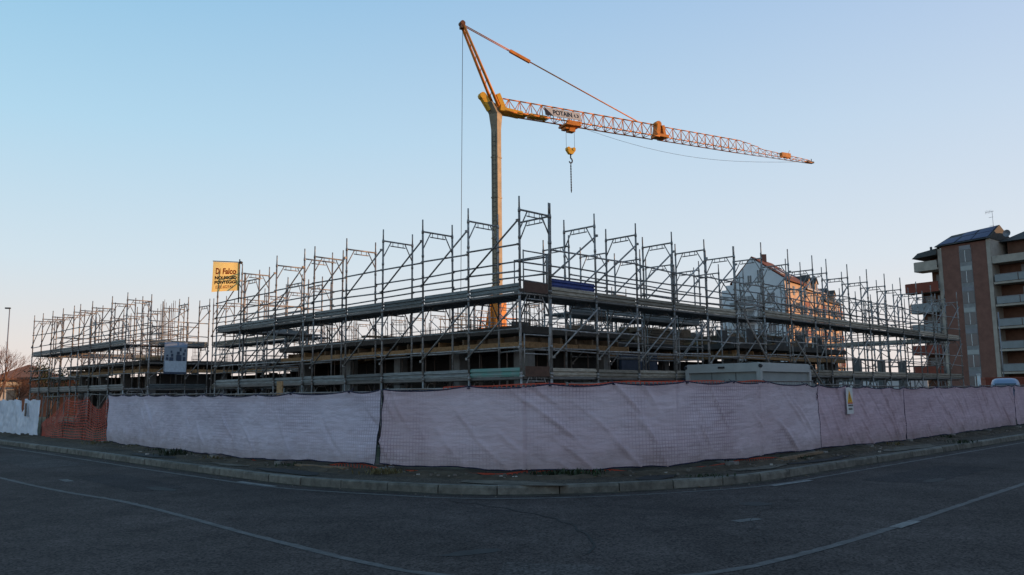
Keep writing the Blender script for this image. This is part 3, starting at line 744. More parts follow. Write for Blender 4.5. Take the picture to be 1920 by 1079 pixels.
pts = [HK+UP*-.26]
for k in range(9):
    t = math.pi*1.4*k/8; pts.append(HK+UP*(-.72)+jd*(.12*math.sin(t))+UP*(.16*math.cos(t)-.0))
s.path(pts,.045,6); s.build('hook', M_dark, crane)
chain = MB()
for k in range(22):
    z = HK.z-.92-k*.09; c = Vector((HK.x,HK.y,z)); a2 = je if k%2 else jd
    chain.tube(c-a2*.035+UP*.05,c-a2*.035-UP*.05,.014,4); chain.tube(c+a2*.035+UP*.05,c+a2*.035-UP*.05,.014,4)
chain.tube(Vector((HK.x,HK.y,HK.z-1.0)),Vector((HK.x,HK.y,14.7)),.02,4)
chain.build('sling_chain', M_dark, crane)
MB().tube(AP-jd*.02, Vector((-3.1,48.5,5.3)), .018, 5).build('back_rope', M_cable, crane)
s = MB(); prev = None
for k in range(19):
    t = 6+ (26.5-6)*k/18; p = jp(t,0,-.05-1.05*math.sin(math.pi*min(1,k/18)**.9)*.9)
    if prev: s.tube(prev,p,.011,4)
    prev = p
s.build('trolley_rope', M_cable, crane)

# ------------------------------------------------------------------ lettering
def text_mesh(body, size, m, name, parent, origin, xdir, updir, bold=.0, width=None, shear=0):
    cu = bpy.data.curves.new('t','FONT'); cu.body = body; cu.size = size; cu.offset = bold; cu.extrude = .0015; cu.shear = shear
    o = bpy.data.objects.new('t', cu); COL.objects.link(o)
    dg = bpy.context.evaluated_depsgraph_get(); me = bpy.data.meshes.new_from_object(o.evaluated_get(dg))
    bpy.data.objects.remove(o)
    xs = [v.co.x for v in me.vertices]; wd = max(xs)-min(xs); x0 = min(xs)
    k = (width/wd) if width else 1
    X, Y = Vector(xdir), Vector(updir); Z = X.cross(Y).normalized(); base = wloc(parent); og = Vector(origin)
    for v in me.vertices:
        v.co = og + X*((v.co.x-x0)*k) + Y*v.co.y + Z*v.co.z - base
    me.materials.clear(); me.materials.append(m); me.name = name
    ob = bpy.data.objects.new(name, me); COL.objects.link(ob); ob.parent = parent
    return ob
front = -je
bo = jp(3.35,-.50,.12)                     # board plane, leaning like the truss side
bt = (UP*1.0 + je*.30).normalized()
board = MB(); 
def bpnt(x,y,off=0): return bo + jd*x + bt*y + front*off
board.beam(bpnt(0,.33), bpnt(2.75,.33),   .03, .6, up=bt); bd = board.build('name_board', M_board, crane)
s = MB(); s.quad(bpnt(0,.01,.022),bpnt(.62,.01,.022),bpnt(0,.65,.022)); s.build('black_wedge', M_black, bd, fix=False)
def btxt(*a, **k):
    return text_mesh(*a, **k)
btxt('POTAIN', .5, M_black, 'lettering', bd, bpnt(.62,.16,.025), jd, bt, bold=.012, width=1.45)
s = MB()
cx_ = bpnt(2.4,.33,.024)
for k in range(14):
    if k in (3,4,10): continue
    a0_, a1_ = 2*math.pi*k/14, 2*math.pi*(k+1)/14
    s.quad(*[cx_ + jd*(math.cos(t)*r_) + bt*(math.sin(t)*r_*.8) for t, r_ in ((a0_,.19),(a1_,.19),(a1_,.11),(a0_,.11))])
s.build('emblem', M_black, bd, fix=False)

# ------------------------------------------------------------------ hire banner on the scaffold
bp0 = G(13.85,-.06)
ban = empty('banner', bp0+UP*5.2, 'yellow hire banner on a pole above the left scaffolding deck', 'banner')
M_ban = mat('yellow_cloth', (.94,.70,.27), .8, 0, .10, 3, trans=.82)
M_banb = mat('orange_print', (.55,.10,.01), .8, trans=.3); M_banc = mat('dark_print', (.05,.02,.03), .8, trans=.2)
BX = Vector((-.87,.5,0)).normalized(); BN = Vector((.5,.87,0)).normalized()
nx, nz = 14, 12; BW, BH = 1.40, 1.0
def bpt(i, j, off=0):           # i 0..1 from the pole outwards, j 0..1 up
    skew = .14*(1-j)*i
    sag = .05*math.sin(i*5+j*2)*i
    return bp0 + BX*(i*(BW-.06)+skew-.02) - BN*(.02+sag+off) + UP*(5.33 + j*BH + .10*i*j + .06*i)
s = MB(); 
for i in range(nx+1):
    for j in range(nz+1): s.v.append(bpt(i/nx,j/nz))
for i in range(nx):
    for j in range(nz):
        a = i*(nz+1)+j; s.f.append((a,a+1,a+nz+2,a+nz+1)); s.sm.append(True)
s.build('cloth', M_ban, ban, fix=False)
MB().tube(bp0+UP*4.9, bp0+UP*6.46,.022,6).build('pole', M_dark, ban)
s = MB(); s.tube(bpt(-.02,1)+UP*.02, bpt(1.01,1)+UP*.02,.016,5); s.tube(bpt(-.08,1)+UP*.0, bpt(-.01,1)+UP*.02,.05,8); s.build('top_batten', M_dark, ban)
def ban_text(body, m, j0, size, i0, i1, bold):
    ob = text_mesh(body, size, m, 'lettering', ban, (0,0,0), (1,0,0), (0,1,0), bold=bold, width=1.0)
    for side in (0,1):
        pass
    base = wloc(ban)
    for v in ob.data.vertices:
        x, y = v.co.x+base.x, v.co.y+base.y
        i = i1 + (i0-i1)*x; v.co = bpt(i, j0 + y/BH, .006 + 0*v.co.z) - base
ban_text('Di', M_banb, .60, .27, .73, .90, .010)
ban_text('Falco', M_banb, .60, .27, .10, .64, .010)
ban_text('NOLEGGIO', M_banc, .42, .14, .08, .92, .008)
ban_text('PONTEGGI', M_banc, .265, .14, .08, .92, .008)
ban_text('0382.602541', M_banb, .10, .15, .20, .86, .002)

# advert board on the recessed scaffold (pictures of houses, print unreadable)
pb0 = G(24.30,1.68); 
adv = empty('advert_board', pb0+UP*2.6, 'pale blue advert board with house pictures hung on the scaffolding recess', 'sign')
M_adv = mat('advert_print', (.27,.31,.36), .6, 0, .15, 3); M_adv2 = mat('advert_foot', (.22,.30,.42), .6, 0, .1, 3)
M_advd = mat('advert_house', (.05,.07,.11), .6)
def ap(x, z, off=0): return pb0 + UV_V*x - UV_U*off + UP*z
MB().beam(ap(0,3.4),ap(1.05,3.4),.03,1.45).build('panel', M_adv, adv)
MB().beam(ap(.04,3.0,.02),ap(1.02,3.0,.02),.02,.5).build('text_panel', mat('advert_pale',(.46,.53,.60),.6,0,.2,14), adv)
MB().beam(ap(0,2.72,.02),ap(1.05,2.72,.02),.02,.12).build('foot_strip', M_advd, adv)
for (x, z, a, b) in ((.17,3.36,.14,.12),(.18,3.50,.10,.08),(.42,3.34,.22,.16),(.46,3.52,.12,.13),(.41,3.68,.08,.10),(.86,3.40,.30,.28),(.82,3.62,.16,.13),(.95,3.78,.10,.14),(1.18,3.36,.14,.18),(1.15,3.58,.11,.12),(1.22,3.74,.07,.12)):
    MB().box(ap(x*.78,z,.025),(a*.78,.02,b),ANG_V).build('house_picture', M_advd, adv)
MB().beam(ap(.0,4.0,.02),ap(1.05,4.0,.02),.02,.22).build('sky_strip', M_adv2, adv)

# ------------------------------------------------------------------ site fence: wire panels, orange net, sheets
fence_uv = [(14.85,-3.86),(11,-4.15),(7,-4.45),(3.96,-4.6),(1.7,-4.45),(-.37,-4.16),(-1.8,-3.7),(-3.04,-3.07),(-3.87,-1.93),(-4.58,-.61),(-4.88,1.94),(-4.97,4.5),(-4.9,7.3),(-4.88,10.16),(-5.0,15),(-5.15,20.4),(-5.4,33)]
FL = [G(p.x,p.y) for p in catmull(fence_uv, .1)]
cum = [0]
for a, b in zip(FL[:-1],FL[1:]): cum.append(cum[-1]+(b-a).length)
def at_s(s_):
    s_ = max(0,min(cum[-1]-1e-4,s_)); lo = 0; hi = len(cum)-1
    while hi-lo > 1:
        m_ = (lo+hi)//2
        if cum[m_] <= s_: lo = m_
        else: hi = m_
    t = (s_-cum[lo])/(cum[hi]-cum[lo]); p = FL[lo].lerp(FL[hi],t); d = (FL[hi]-FL[lo]).normalized()
    return p, d, Vector((d.y,-d.x,0))          # normal towards the road
def s_of(u_, v_):
    q = G(u_,v_); return cum[min(range(len(FL)), key=lambda i:(FL[i]-q).length)]
S_seam = [0, s_of(-.37,-4.16), s_of(-4.97,4.5), s_of(-4.88,10.16), s_of(-5.15,20.4), cum[-1]]
tops = [(0,1.71),(s_of(3.96,-4.6),1.64),(s_of(-.37,-4.16),1.70),(s_of(-3.04,-3.07),1.755),(s_of(-4.58,-.61),1.79),(s_of(-4.88,1.94),1.80),(s_of(-4.97,4.5),1.72),(s_of(-4.88,10.16),1.65),(s_of(-5.15,20.4),1.70),(cum[-1],1.72)]
bots = [(0,.20),(s_of(3.96,-4.6),.24),(s_of(-.37,-4.16),.30),(s_of(-3.04,-3.07),.25),(s_of(-4.58,-.61),.27),(s_of(-4.88,1.94),.29),(s_of(-4.97,4.5),.30),(s_of(-4.88,10.16),.21),(s_of(-5.15,20.4),.28),(cum[-1],.28)]
def interp(tab, s_):
    for (a,x),(b,y) in zip(tab[:-1],tab[1:]):
        if a <= s_ <= b: return x+(y-x)*(s_-a)/max(1e-6,b-a)
    return tab[-1][1]
def sheet_mat(name, c1, c2, grid):
    m = bpy.data.materials.new(name); m.use_nodes = True; n = m.node_tree; L = n.links; b = n.nodes['Principled BSDF']
    b.inputs['Roughness'].default_value = .7; b.inputs['Specular IOR Level'].default_value = .2
    uv = n.nodes.new('ShaderNodeUVMap'); uv.uv_map = 'uv'
    def nz(sc, det, rgh=.6, st=(1,1,1)):
        mp = n.nodes.new('ShaderNodeMapping'); mp.inputs['Scale'].default_value = st; L.new(uv.outputs[0], mp.inputs[0])
        k = n.nodes.new('ShaderNodeTexNoise'); k.inputs['Scale'].default_value = sc; k.inputs['Detail'].default_value = det; k.inputs['Roughness'].default_value = rgh
        L.new(mp.outputs[0], k.inputs['Vector']); return k.outputs['Fac']
    r = n.nodes.new('ShaderNodeValToRGB'); r.color_ramp.elements[0].position = .35; r.color_ramp.elements[1].position = .65
    r.color_ramp.elements[0].color = (*c1,1); r.color_ramp.elements[1].color = (*c2,1); L.new(nz(.8,4,.6,(.6,1.4,1)), r.inputs['Fac'])
    r2 = n.nodes.new('ShaderNodeValToRGB'); r2.color_ramp.elements[0].position = .25; r2.color_ramp.elements[1].position = .75
    r2.color_ramp.elements[0].color = (.82,.82,.82,1); r2.color_ramp.elements[1].color = (1.06,1.06,1.06,1); L.new(nz(3.5,6,.7,(.35,4,1)), r2.inputs['Fac'])
    mx = n.nodes.new('ShaderNodeMix'); mx.data_type = 'RGBA'; mx.blend_type = 'MULTIPLY'; mx.inputs[0].default_value = 1
    L.new(r.outputs[0], mx.inputs[6]); L.new(r2.outputs[0], mx.inputs[7])
    # imprint of the wire mesh behind, in patches
    br = n.nodes.new('ShaderNodeTexBrick'); br.inputs['Scale'].default_value = 1; br.offset = 0; br.inputs['Mortar Size'].default_value = .010
    br.inputs['Brick Width'].default_value = .065; br.inputs['Row Height'].default_value = .065; br.inputs['Mortar Smooth'].default_value = .6
    br.inputs['Color1'].default_value = br.inputs['Color2'].default_value = (1,1,1,1); br.inputs['Mortar'].default_value = (.60,.53,.57,1)
    L.new(uv.outputs[0], br.inputs['Vector'])
    pr = n.nodes.new('ShaderNodeValToRGB'); pr.color_ramp.elements[0].position = .42; pr.color_ramp.elements[1].position = .62; L.new(nz(.55,3), pr.inputs['Fac'])
    pm_ = n.nodes.new('ShaderNodeMath'); pm_.operation = 'MULTIPLY'; pm_.inputs[1].default_value = grid; L.new(pr.outputs[0], pm_.inputs[0])
    m2 = n.nodes.new('ShaderNodeMix'); m2.data_type = 'RGBA'; m2.blend_type = 'MULTIPLY'; L.new(pm_.outputs[0], m2.inputs[0]); L.new(mx.outputs[2], m2.inputs[6]); L.new(br.outputs['Color'], m2.inputs[7])
    L.new(m2.outputs[2], b.inputs['Base Color'])
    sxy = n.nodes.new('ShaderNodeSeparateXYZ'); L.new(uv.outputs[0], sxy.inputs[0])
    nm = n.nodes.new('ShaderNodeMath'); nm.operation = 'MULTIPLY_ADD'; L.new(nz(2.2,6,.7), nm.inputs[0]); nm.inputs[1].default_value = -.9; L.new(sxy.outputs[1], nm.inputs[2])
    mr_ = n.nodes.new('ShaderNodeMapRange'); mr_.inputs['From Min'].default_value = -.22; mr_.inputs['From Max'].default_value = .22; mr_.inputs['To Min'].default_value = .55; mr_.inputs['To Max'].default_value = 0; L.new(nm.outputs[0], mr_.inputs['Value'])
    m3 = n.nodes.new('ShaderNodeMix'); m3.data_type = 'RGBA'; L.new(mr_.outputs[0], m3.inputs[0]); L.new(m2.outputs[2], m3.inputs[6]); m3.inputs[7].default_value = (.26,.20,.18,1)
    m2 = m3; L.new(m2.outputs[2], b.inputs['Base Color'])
    bp = n.nodes.new('ShaderNodeBump'); bp.inputs['Strength'].default_value = .7; bp.inputs['Distance'].default_value = .05
    L.new(nz(4,5,.6,(.8,2,1)), bp.inputs['Height']); L.new(bp.outputs[0], b.inputs['Normal'])
    ts = n.nodes.new('ShaderNodeBsdfTranslucent'); L.new(m2.outputs[2], ts.inputs['Color'])
    ms = n.nodes.new('ShaderNodeMixShader'); ms.inputs[0].default_value = .18
    L.new(b.outputs[0], ms.inputs[1]); L.new(ts.outputs[0], ms.inputs[2]); L.new(ms.outputs[0], n.nodes['Material Output'].inputs['Surface'])
    return m
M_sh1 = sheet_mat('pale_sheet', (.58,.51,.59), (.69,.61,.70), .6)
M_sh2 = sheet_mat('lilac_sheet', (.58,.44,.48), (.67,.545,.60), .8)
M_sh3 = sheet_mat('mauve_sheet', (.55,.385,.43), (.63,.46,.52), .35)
JOINS = [s_of(-3.04,-3.07), s_of(-4.55,-.65), s_of(-4.88,1.94)]
M_hem = mat('navy_rope', (.02,.02,.05), .8)
def sheet(name, sa, sb, m, label, seed, folds, group, SK0=0, SK1=0):
    rr = random.Random(seed); L = sb-sa; nx = int(L/.038); nz = 44
    root_p, _, _ = at_s((sa+sb)/2); root = empty(name, (root_p.x,root_p.y,.15), label, 'privacy sheet', group)
    fs = []
    for k in range(int(folds*L)):
        fs.append((rr.uniform(0,L), rr.uniform(.2,1.6), rr.uniform(.5,1.5), rr.uniform(.25,.9), rr.uniform(.022,.06)*rr.choice((1,1,-.6)), rr.uniform(.02,.04)))
    ties = [0]; 
    while ties[-1] < L-1.4: ties.append(ties[-1]+rr.uniform(1.1,1.9))
    ties.append(L)
    def sag(x, amp):
        for a, b in zip(ties[:-1],ties[1:]):
            if a <= x <= b:
                t = (x-a)/(b-a); return amp*4*t*(1-t)
        return 0
    s = MB(); uvs = []; grid = []
    for i in range(nx+1):
        x = L*i/nx; sp = sa+x
        zt = interp(tops,sp) - sag(x,.055) + .012*noise.noise(Vector((sp*1.5,seed,0)))
        zb = interp(bots,sp) + .045*noise.noise(Vector((sp*.8,seed,5))) + .02*noise.noise(Vector((sp*3,seed,8)))
        col_ = []
        e0 = min(x, L-x)
        for j in range(nz+1):
            w_ = j/nz; z = zb+(zt-zb)*w_
            # ragged vertical hems
            xx = sp + (.05*noise.noise(Vector((z*2.2,seed,3+ (0 if x<L/2 else 40))))-.03)*max(0,1-e0/.5)*(1 if x<L/2 else -1)
            xx += (SK0 if x < L/2 else SK1)*(1-w_)*max(0,1-e0/.7)
            p, d, nr = at_s(xx)
            o_ = .05 + .03*noise.noise(Vector((sp*.6,z*.9,seed))) + .02*noise.noise(Vector((sp*2.0,z*2.6,seed+3))) + .009*noise.noise(Vector((sp*6,z*6,seed+7)))
            for (fx, fz, ln, sl, am, wd) in fs:
                dx = x-fx; dz = z-fz
                if abs(dx) > 1.4 or abs(dz) > 1.4: continue
                # fold runs down to the right
                al = (dx*.66 - dz*.75); ac = dx*.75 + dz*.66 + .10*math.sin(al*2+fx)
                if abs(al) < ln*.8: o_ += am*math.exp(-(ac/wd)**2)*math.cos(al/ln*math.pi/1.6)**2
            o_ += .02*math.exp(-((1-w_)/.05)**2)
            for js in JOINS: o_ += .03*math.exp(-((sp-js)/.05)**2) - .05*math.exp(-((sp-js-.02-.015*noise.noise(Vector((z*3,js,0))))/.022)**2)
            q = p + nr*o_; s.v.append(Vector((q.x,q.y,z))); uvs.append((sp,z))
        grid.append(i)
    for i in range(nx):
        for j in range(nz):
            a = i*(nz+1)+j; s.f.append((a,a+nz+1,a+nz+2,a+1)); s.sm.append(True)
    top_l = [s.v[i*(nz+1)+nz].copy() for i in range(0,nx+1,2)]; bot_l = [s.v[i*(nz+1)].copy() for i in range(0,nx+1,2)]
    ed0 = [s.v[j].copy() for j in range(0,nz+1,2)]; ed1 = [s.v[nx*(nz+1)+j].copy() for j in range(0,nz+1,2)]
    o = s.build('cloth', m, root, fix=False)
    ul = o.data.uv_layers.new(name='uv')
    for lp in o.data.loops: ul.data[lp.index].uv = uvs[lp.vertex_index]
    h = MB(); h.path(top_l,.012,4); h.path(bot_l,.012,4); h.path(ed0,.008,4); h.path(ed1,.008,4); h.build('hem_rope', M_hem, root)
    h = MB()
    for tx in ties[1:-1]:
        p, d, nr = at_s(sa+tx); zt = interp(tops,sa+tx); h.box(p+nr*.06+UP*(zt-.03),(.05,.05,.02),math.atan2(d.y,d.x)); h.tube(p+nr*.08+UP*(zt-.03),p-nr*.04+UP*(zt+.045),.006,4)
    h.build('tie', M_hem, root)
    return root
SG = 'sheets on the site fence'
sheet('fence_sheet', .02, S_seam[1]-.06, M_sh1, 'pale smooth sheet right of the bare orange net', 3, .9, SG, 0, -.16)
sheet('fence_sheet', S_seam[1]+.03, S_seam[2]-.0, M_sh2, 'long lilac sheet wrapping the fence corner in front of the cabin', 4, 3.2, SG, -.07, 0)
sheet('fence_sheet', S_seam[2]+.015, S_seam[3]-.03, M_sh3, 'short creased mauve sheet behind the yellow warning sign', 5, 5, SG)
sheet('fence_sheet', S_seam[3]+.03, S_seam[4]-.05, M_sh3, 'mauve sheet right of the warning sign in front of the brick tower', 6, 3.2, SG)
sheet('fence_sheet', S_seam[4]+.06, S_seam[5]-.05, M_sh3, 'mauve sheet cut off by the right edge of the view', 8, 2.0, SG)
# wire panels
def fence_panel(r_, p0, p1, z0=.16, zt=1.72):
    d = (p1-p0); L = d.length; t = d.normalized()
    for q in (p0+t*.04, p1-t*.04):
        MB().tube(q+UP*z0, q+UP*zt, .021, 6).build('post', M_galvf, r_)
    s = MB(); s.tube(p0+t*.04+UP*(zt-.03), p1-t*.04+UP*(zt-.03),.016,5); s.tube(p0+t*.04+UP*.27, p1-t*.04+UP*.27,.016,5); s.build('cross_tube', M_galvf, r_)
    s = MB(); x = .15
    while x < L-.08: s.tube(p0+t*x+UP*.27, p0+t*x+UP*(zt-.03), .0025, 3, cap=False); x += .11
    z = .4
    while z < zt-.05: s.tube(p0+t*.04+UP*z, p1-t*.04+UP*z, .0025, 3, cap=False); z += .2
    s.build('wire_mesh', M_galvf, r_)
    MB().box((p0.x,p0.y,.185),(.42,.18,.10),math.atan2(t.y,t.x)+math.pi/2).build('concrete_foot', M_conccol, r_)
WL = ('wire fencing behind the pale smooth sheet','wire fencing behind the long lilac sheet at the corner','wire fencing behind the short creased mauve sheet with the sign','wire fencing behind the mauve sheet before the brick tower','wire fencing behind the last mauve sheet at the right edge')
for i_, (a, b) in enumerate(zip(S_seam[:-1],S_seam[1:])):
    n = max(1, round((b-a)/3.3)); q = at_s((a+b)/2)[0]; w_r = empty('wire_fence', (q.x,q.y,.15), WL[i_], 'wire fence', 'wire fencing behind the sheets')
    for k in range(n):
        ma, mb = a+(b-a)*k/n, a+(b-a)*(k+1)/n
        fence_panel(w_r, at_s(ma)[0]-at_s(ma)[2]*.03, at_s(mb)[0]-at_s(mb)[2]*.03, zt=interp(tops,ma)+.03)
# orange plastic net, a strip showing over and under the sheets
M_net = mat('orange_net', (.52,.085,.05), .6, 0, .35, 3, trans=.2)
def net_strip(sa, sb, zf0, zf1, step, name, parent, off, seed, wob=.03):
    s = MB(); n = int((sb-sa)/step); 
    zz = []
    def P(x, z):
        p, d, nr = at_s(sa+x)
        q = p - nr*(off + wob*noise.noise(Vector((x*1.1,z*1.7,seed)))); return Vector((q.x,q.y,z + .03*noise.noise(Vector((x*1.3,z,seed+4)))))
    for i in range(n+1):
        x = i*step; a, b = zf0(sa+x), zf1(sa+x); k = max(1,int((b-a)/.12))
        for j in range(k): 
            p, q = P(x,a+(b-a)*j/k), P(x,a+(b-a)*(j+1)/k); t_ = at_s(sa+x)[1]*.011
            s.quad(p-t_,p+t_,q+t_,q-t_)
        if i < n:
            x2 = x+step; a2, b2 = zf0(sa+x2), zf1(sa+x2); k2 = max(1,int(round((b-a)/.075)))
            for j in range(k2+1):
                p, q = P(x,a+(b-a)*j/k2), P(x2,a2+(b2-a2)*j/k2); h_ = UP*.011
                s.quad(p-h_,q-h_,q+h_,p+h_)
    return s.build(name, M_net, parent, fix=False)
pn_, _, _ = at_s(20)
netr = empty('orange_net', (pn_.x,pn_.y,.15), 'orange plastic net edge peeping out above and below the pale sheets', 'safety net')
net_strip(s_of(-1.6,-3.8), s_of(-4.9,2.6), lambda s_: interp(tops,s_)-.16, lambda s_: interp(tops,s_)+.0+.02*noise.noise(Vector((s_*1.2,0,0))), .09, 'net_top', netr, .03, 1, .015)
net_strip(s_of(4,-4.6), s_of(-4.97,4.4), lambda s_: .16, lambda s_: .17+.22*max(0,noise.noise(Vector((s_*.45,7,0)))+.05), .09, 'net_bottom', netr, .03, 2)
# bare net section on the left + frayed white sheet beyond
NL = [G(14.95,-3.86), G(18,-3.95), G(21.1,-4.1)]
nr_ = empty('orange_net', (NL[1].x,NL[1].y,.15), 'sagging bare orange net between the white plastic and the pale sheet', 'safety net')
s = MB(); nw = 48
def NP(x, z):
    p = NL[0].lerp(NL[2], x); d = (NL[2]-NL[0]).normalized(); nr = Vector((-d.y,d.x,0))
    o_ = .10*noise.noise(Vector((x*7,z*1.3,2))) + .05*noise.noise(Vector((x*17,z*3,6)))
    return p + nr*o_ + UP*z
def ntop(x):                                     # sagging top line
    base = 1.66
    if x < .30: return base - .42*math.sin(math.pi*min(1,x/.30))**1.3*(.9)
    if x < .62: return base - .10*math.sin(math.pi*(x-.30)/.32)
    return base - .10 - .95*((x-.62)/.38)**1.1
nrow = 16
for i in range(nw+1):
    x = i/nw; zt = ntop(x); zb = .13+.03*noise.noise(Vector((x*9,0,0)))
    for j in range(nrow):
        a, b = NP(x, zb+(zt-zb)*j/nrow), NP(x, zb+(zt-zb)*(j+1)/nrow); t_ = (NL[2]-NL[0]).normalized()*.012
        s.quad(a-t_,a+t_,b+t_,b-t_)
        if i < nw:
            x2 = (i+1)/nw; zt2 = ntop(x2); zb2 = .13+.03*noise.noise(Vector((x2*9,0,0)))
            c = NP(x2, zb2+(zt2-zb2)*j/nrow); h_ = UP*.013; s.quad(a-h_,c-h_,c+h_,a+h_)
s.build('net', M_net, nr_, fix=False)
s = MB()
for k, x in enumerate((0,.33,.36,.64,1.0)): p = NP(x,0); s.tube((p.x,p.y,.1),(p.x+rs.uniform(-.03,.03),p.y,1.78),.022,5)
s.tube(NP(0,1.68),NP(.32,1.74),.015,5); s.tube(NP(.36,1.70),NP(1,1.66),.015,5); s.build('support_tube', M_galvf, nr_)
wsr = empty('fence_sheet', G(24,-4.2,.15), 'bluish white plastic sheet with a dark slot left of the orange net', 'privacy sheet', SG)
M_ws = mat('white_plastic', (.66,.70,.78), .45, 0, .15, 2, trans=.2)
s = MB(); nx, nz = 240, 34; LW = 11
for i in range(nx+1):
    x = LW*i/nx
    for j in range(nz+1):
        w_ = j/nz; zt = 1.56+.09*noise.noise(Vector((x*2.2,1,1)))+(.0 if x<1.6 else .0); zb = .25+.11*noise.noise(Vector((x*2,3,1)))
        if 1.9 < x < 2.4: zt -= .5*math.sin(math.pi*(x-1.9)/.5)
        z = zb+(zt-zb)*w_
        p = G(21.2+x, -4.12-.005*x) - UV_V*(.05+.09*noise.noise(Vector((x*2.2,z*.7,1)))+.07*noise.noise(Vector((x*5,z*1.2,4)))+.03*noise.noise(Vector((x*9,z*5,4))))
        s.v.append(p+UP*z)
for i in range(nx):
    for j in range(nz):
        a = i*(nz+1)+j; s.f.append((a,a+nz+1,a+nz+2,a+1)); s.sm.append(True)
s.build('cloth', M_ws, wsr, fix=False)
p = G(22.55,-4.27); MB().box((p.x,p.y,1.18),(.2,.02,.5),ANG_U).build('slot', M_dark, wsr)
# warning sign on the fence
sg_s = s_of(-4.93,6.0); p, d, nr = at_s(sg_s)
sgn = empty('warning_sign', p+nr*.14+UP*1.0, 'yellow triangle warning sign with white text plate hung on the mauve sheet', 'sign')
tilt = (UP*1.0+d*-.12).normalized()
def sp_(x,y,o_=0): return p + nr*(.14+o_) + d*x*.82 + tilt*y*.84 + UP*1.02
pw = MB().beam(sp_(0,.385),sp_(.48,.385),.012,.63,up=tilt).build('plate', M_white, sgn)
M_wy = mat('sign_yellow', (.75,.38,.02), .5); 
s = MB(); s.quad(sp_(.05,.33,.009),sp_(.43,.33,.009),sp_(.24,.70,.009)); s.build('triangle', M_wy, sgn, fix=False)
s = MB(); s.quad(sp_(.225,.42,.012),sp_(.255,.42,.012),sp_(.265,.56,.012),sp_(.215,.56,.012)); s.quad(sp_(.225,.37,.012),sp_(.255,.37,.012),sp_(.255,.40,.012),sp_(.225,.40,.012)); s.build('exclamation_mark', M_black, sgn, fix=False)
s = MB()
for r_, n in ((.22,5),(.12,4)):
    for k in range(n): s.quad(*[sp_(.07+k*.075+a,r_+b,.009) for a,b in ((0,0),(.055,0),(.055,.05),(0,.05))])
s.build('text_line', M_dark, sgn, fix=False)
s = MB(); s.quad(*[sp_(a,b,.008) for a,b in ((.04,.295),(.44,.295),(.44,.325),(.04,.325))]); s.build('red_stripe', M_red, sgn, fix=False)

# loose planks, pipe and rubble along the foot of the fence
def loose(name, a, b, w_, h_, m, label, cat):
    o = MB().beam(a,b,w_,h_).build(name, m, loc=a); tag(o, label, cat); return o
pa, da, na = at_s(s_of(-4.9,2.3)); pb, _, nb = at_s(s_of(-4.97,4.2))
loose('plank', pa+na*.22+UP*.20, pb+nb*.2+UP*.24, .12, .05, M_woodd, 'weathered plank lying under the sheet below the cabin', 'plank')
loose('plank', pa+na*.10-da*.6+UP*.17, pa+na*.34+da*.4+UP*.19, .1, .04, M_woodd, 'short dark plank lying crosswise at the foot of the lilac sheet', 'plank')
q = at_s(s_of(1.2,-4.4)); loose('plank', q[0]+q[2]*.1-q[1]*.9+UP*.185, q[0]+q[2]*.16+q[1]*.7+UP*.19, .14, .04, M_woodd, 'flat board on the soil left of the sheet seam', 'plank')
for (u_, v_, tx, lb) in ((9.6,-.75,0,'pale plywood board leaning upright behind the pale sheet'),):
    c = G(u_,v_); o = MB().box((c.x,c.y,1.3),(.32,.04,1.5),ANG_U,).build('plywood_board', M_wood, loc=(c.x,c.y,.1)); tag(o, lb, 'board')
M_rub = mat('rubble', (.20,.18,.16), .9, 0, .4, 8, rand=.3)
s = MB()
for k in range(420):
    sp = rs.uniform(.3,S_seam[4]); p, d, nr = at_s(sp); q = p + nr*(rs.gauss(.15,.3)); r_ = rs.uniform(.008,.032)
    s.box((q.x,q.y,.165+r_*.4),(r_*2*rs.uniform(.6,1.3),r_*1.6,r_*1.3),rs.uniform(0,3))
for k in range(160):
    i = rs.randrange(len(kerb)-1); q = kerb[i]+ (offset(kerb[i:i+2],1)[0]-kerb[i])*rs.uniform(-.35,-.03); r_ = rs.uniform(.006,.016)
    if q.length < 45: s.box((q.x,q.y,r_*.5),(r_*2,r_*1.6,r_*1.2),rs.uniform(0,3))
tag(s.build('rubble', M_rub), kind='stuff')
M_lit = mat('litter', (.45,.43,.40), .8, 0, .3, 8, rand=.5); M_dl = mat('dead_leaf', (.10,.06,.03), .9, 0, .4, 9, rand=.4)
s = MB()
for k in range(520):
    if rs.random() < .6:
        sp = rs.uniform(.3,S_seam[4]); p, d, nr = at_s(sp); q = p + nr*abs(rs.gauss(.1,.45)); z = .163
    else:
        i = rs.randrange(len(kerb)-1); q = kerb[i]+(offset(kerb[i:i+2],1)[0]-kerb[i])*rs.uniform(-.22,-.02); z = .016
        if q.length > 45: continue
    a = rs.uniform(0,6.28); u1 = Vector((math.cos(a),math.sin(a),rs.uniform(-.3,.3)))*rs.uniform(.015,.04); v1 = Vector((-math.sin(a),math.cos(a),rs.uniform(-.2,.4)))*rs.uniform(.01,.025)
    b = Vector((q.x,q.y,z+.008)); s.quad(b-u1,b+v1,b+u1,b-v1)
tag(s.build('dead_leaves', M_dl, fix=False), kind='stuff')
s = MB()
for k in range(16):
    sp = rs.uniform(2,S_seam[3]); p, d, nr = at_s(sp); q = p + nr*rs.uniform(.1,.9); s.box((q.x,q.y,.172),(rs.uniform(.03,.08),rs.uniform(.03,.06),rs.uniform(.01,.04)),rs.uniform(0,3))
tag(s.build('litter', M_lit), kind='stuff')
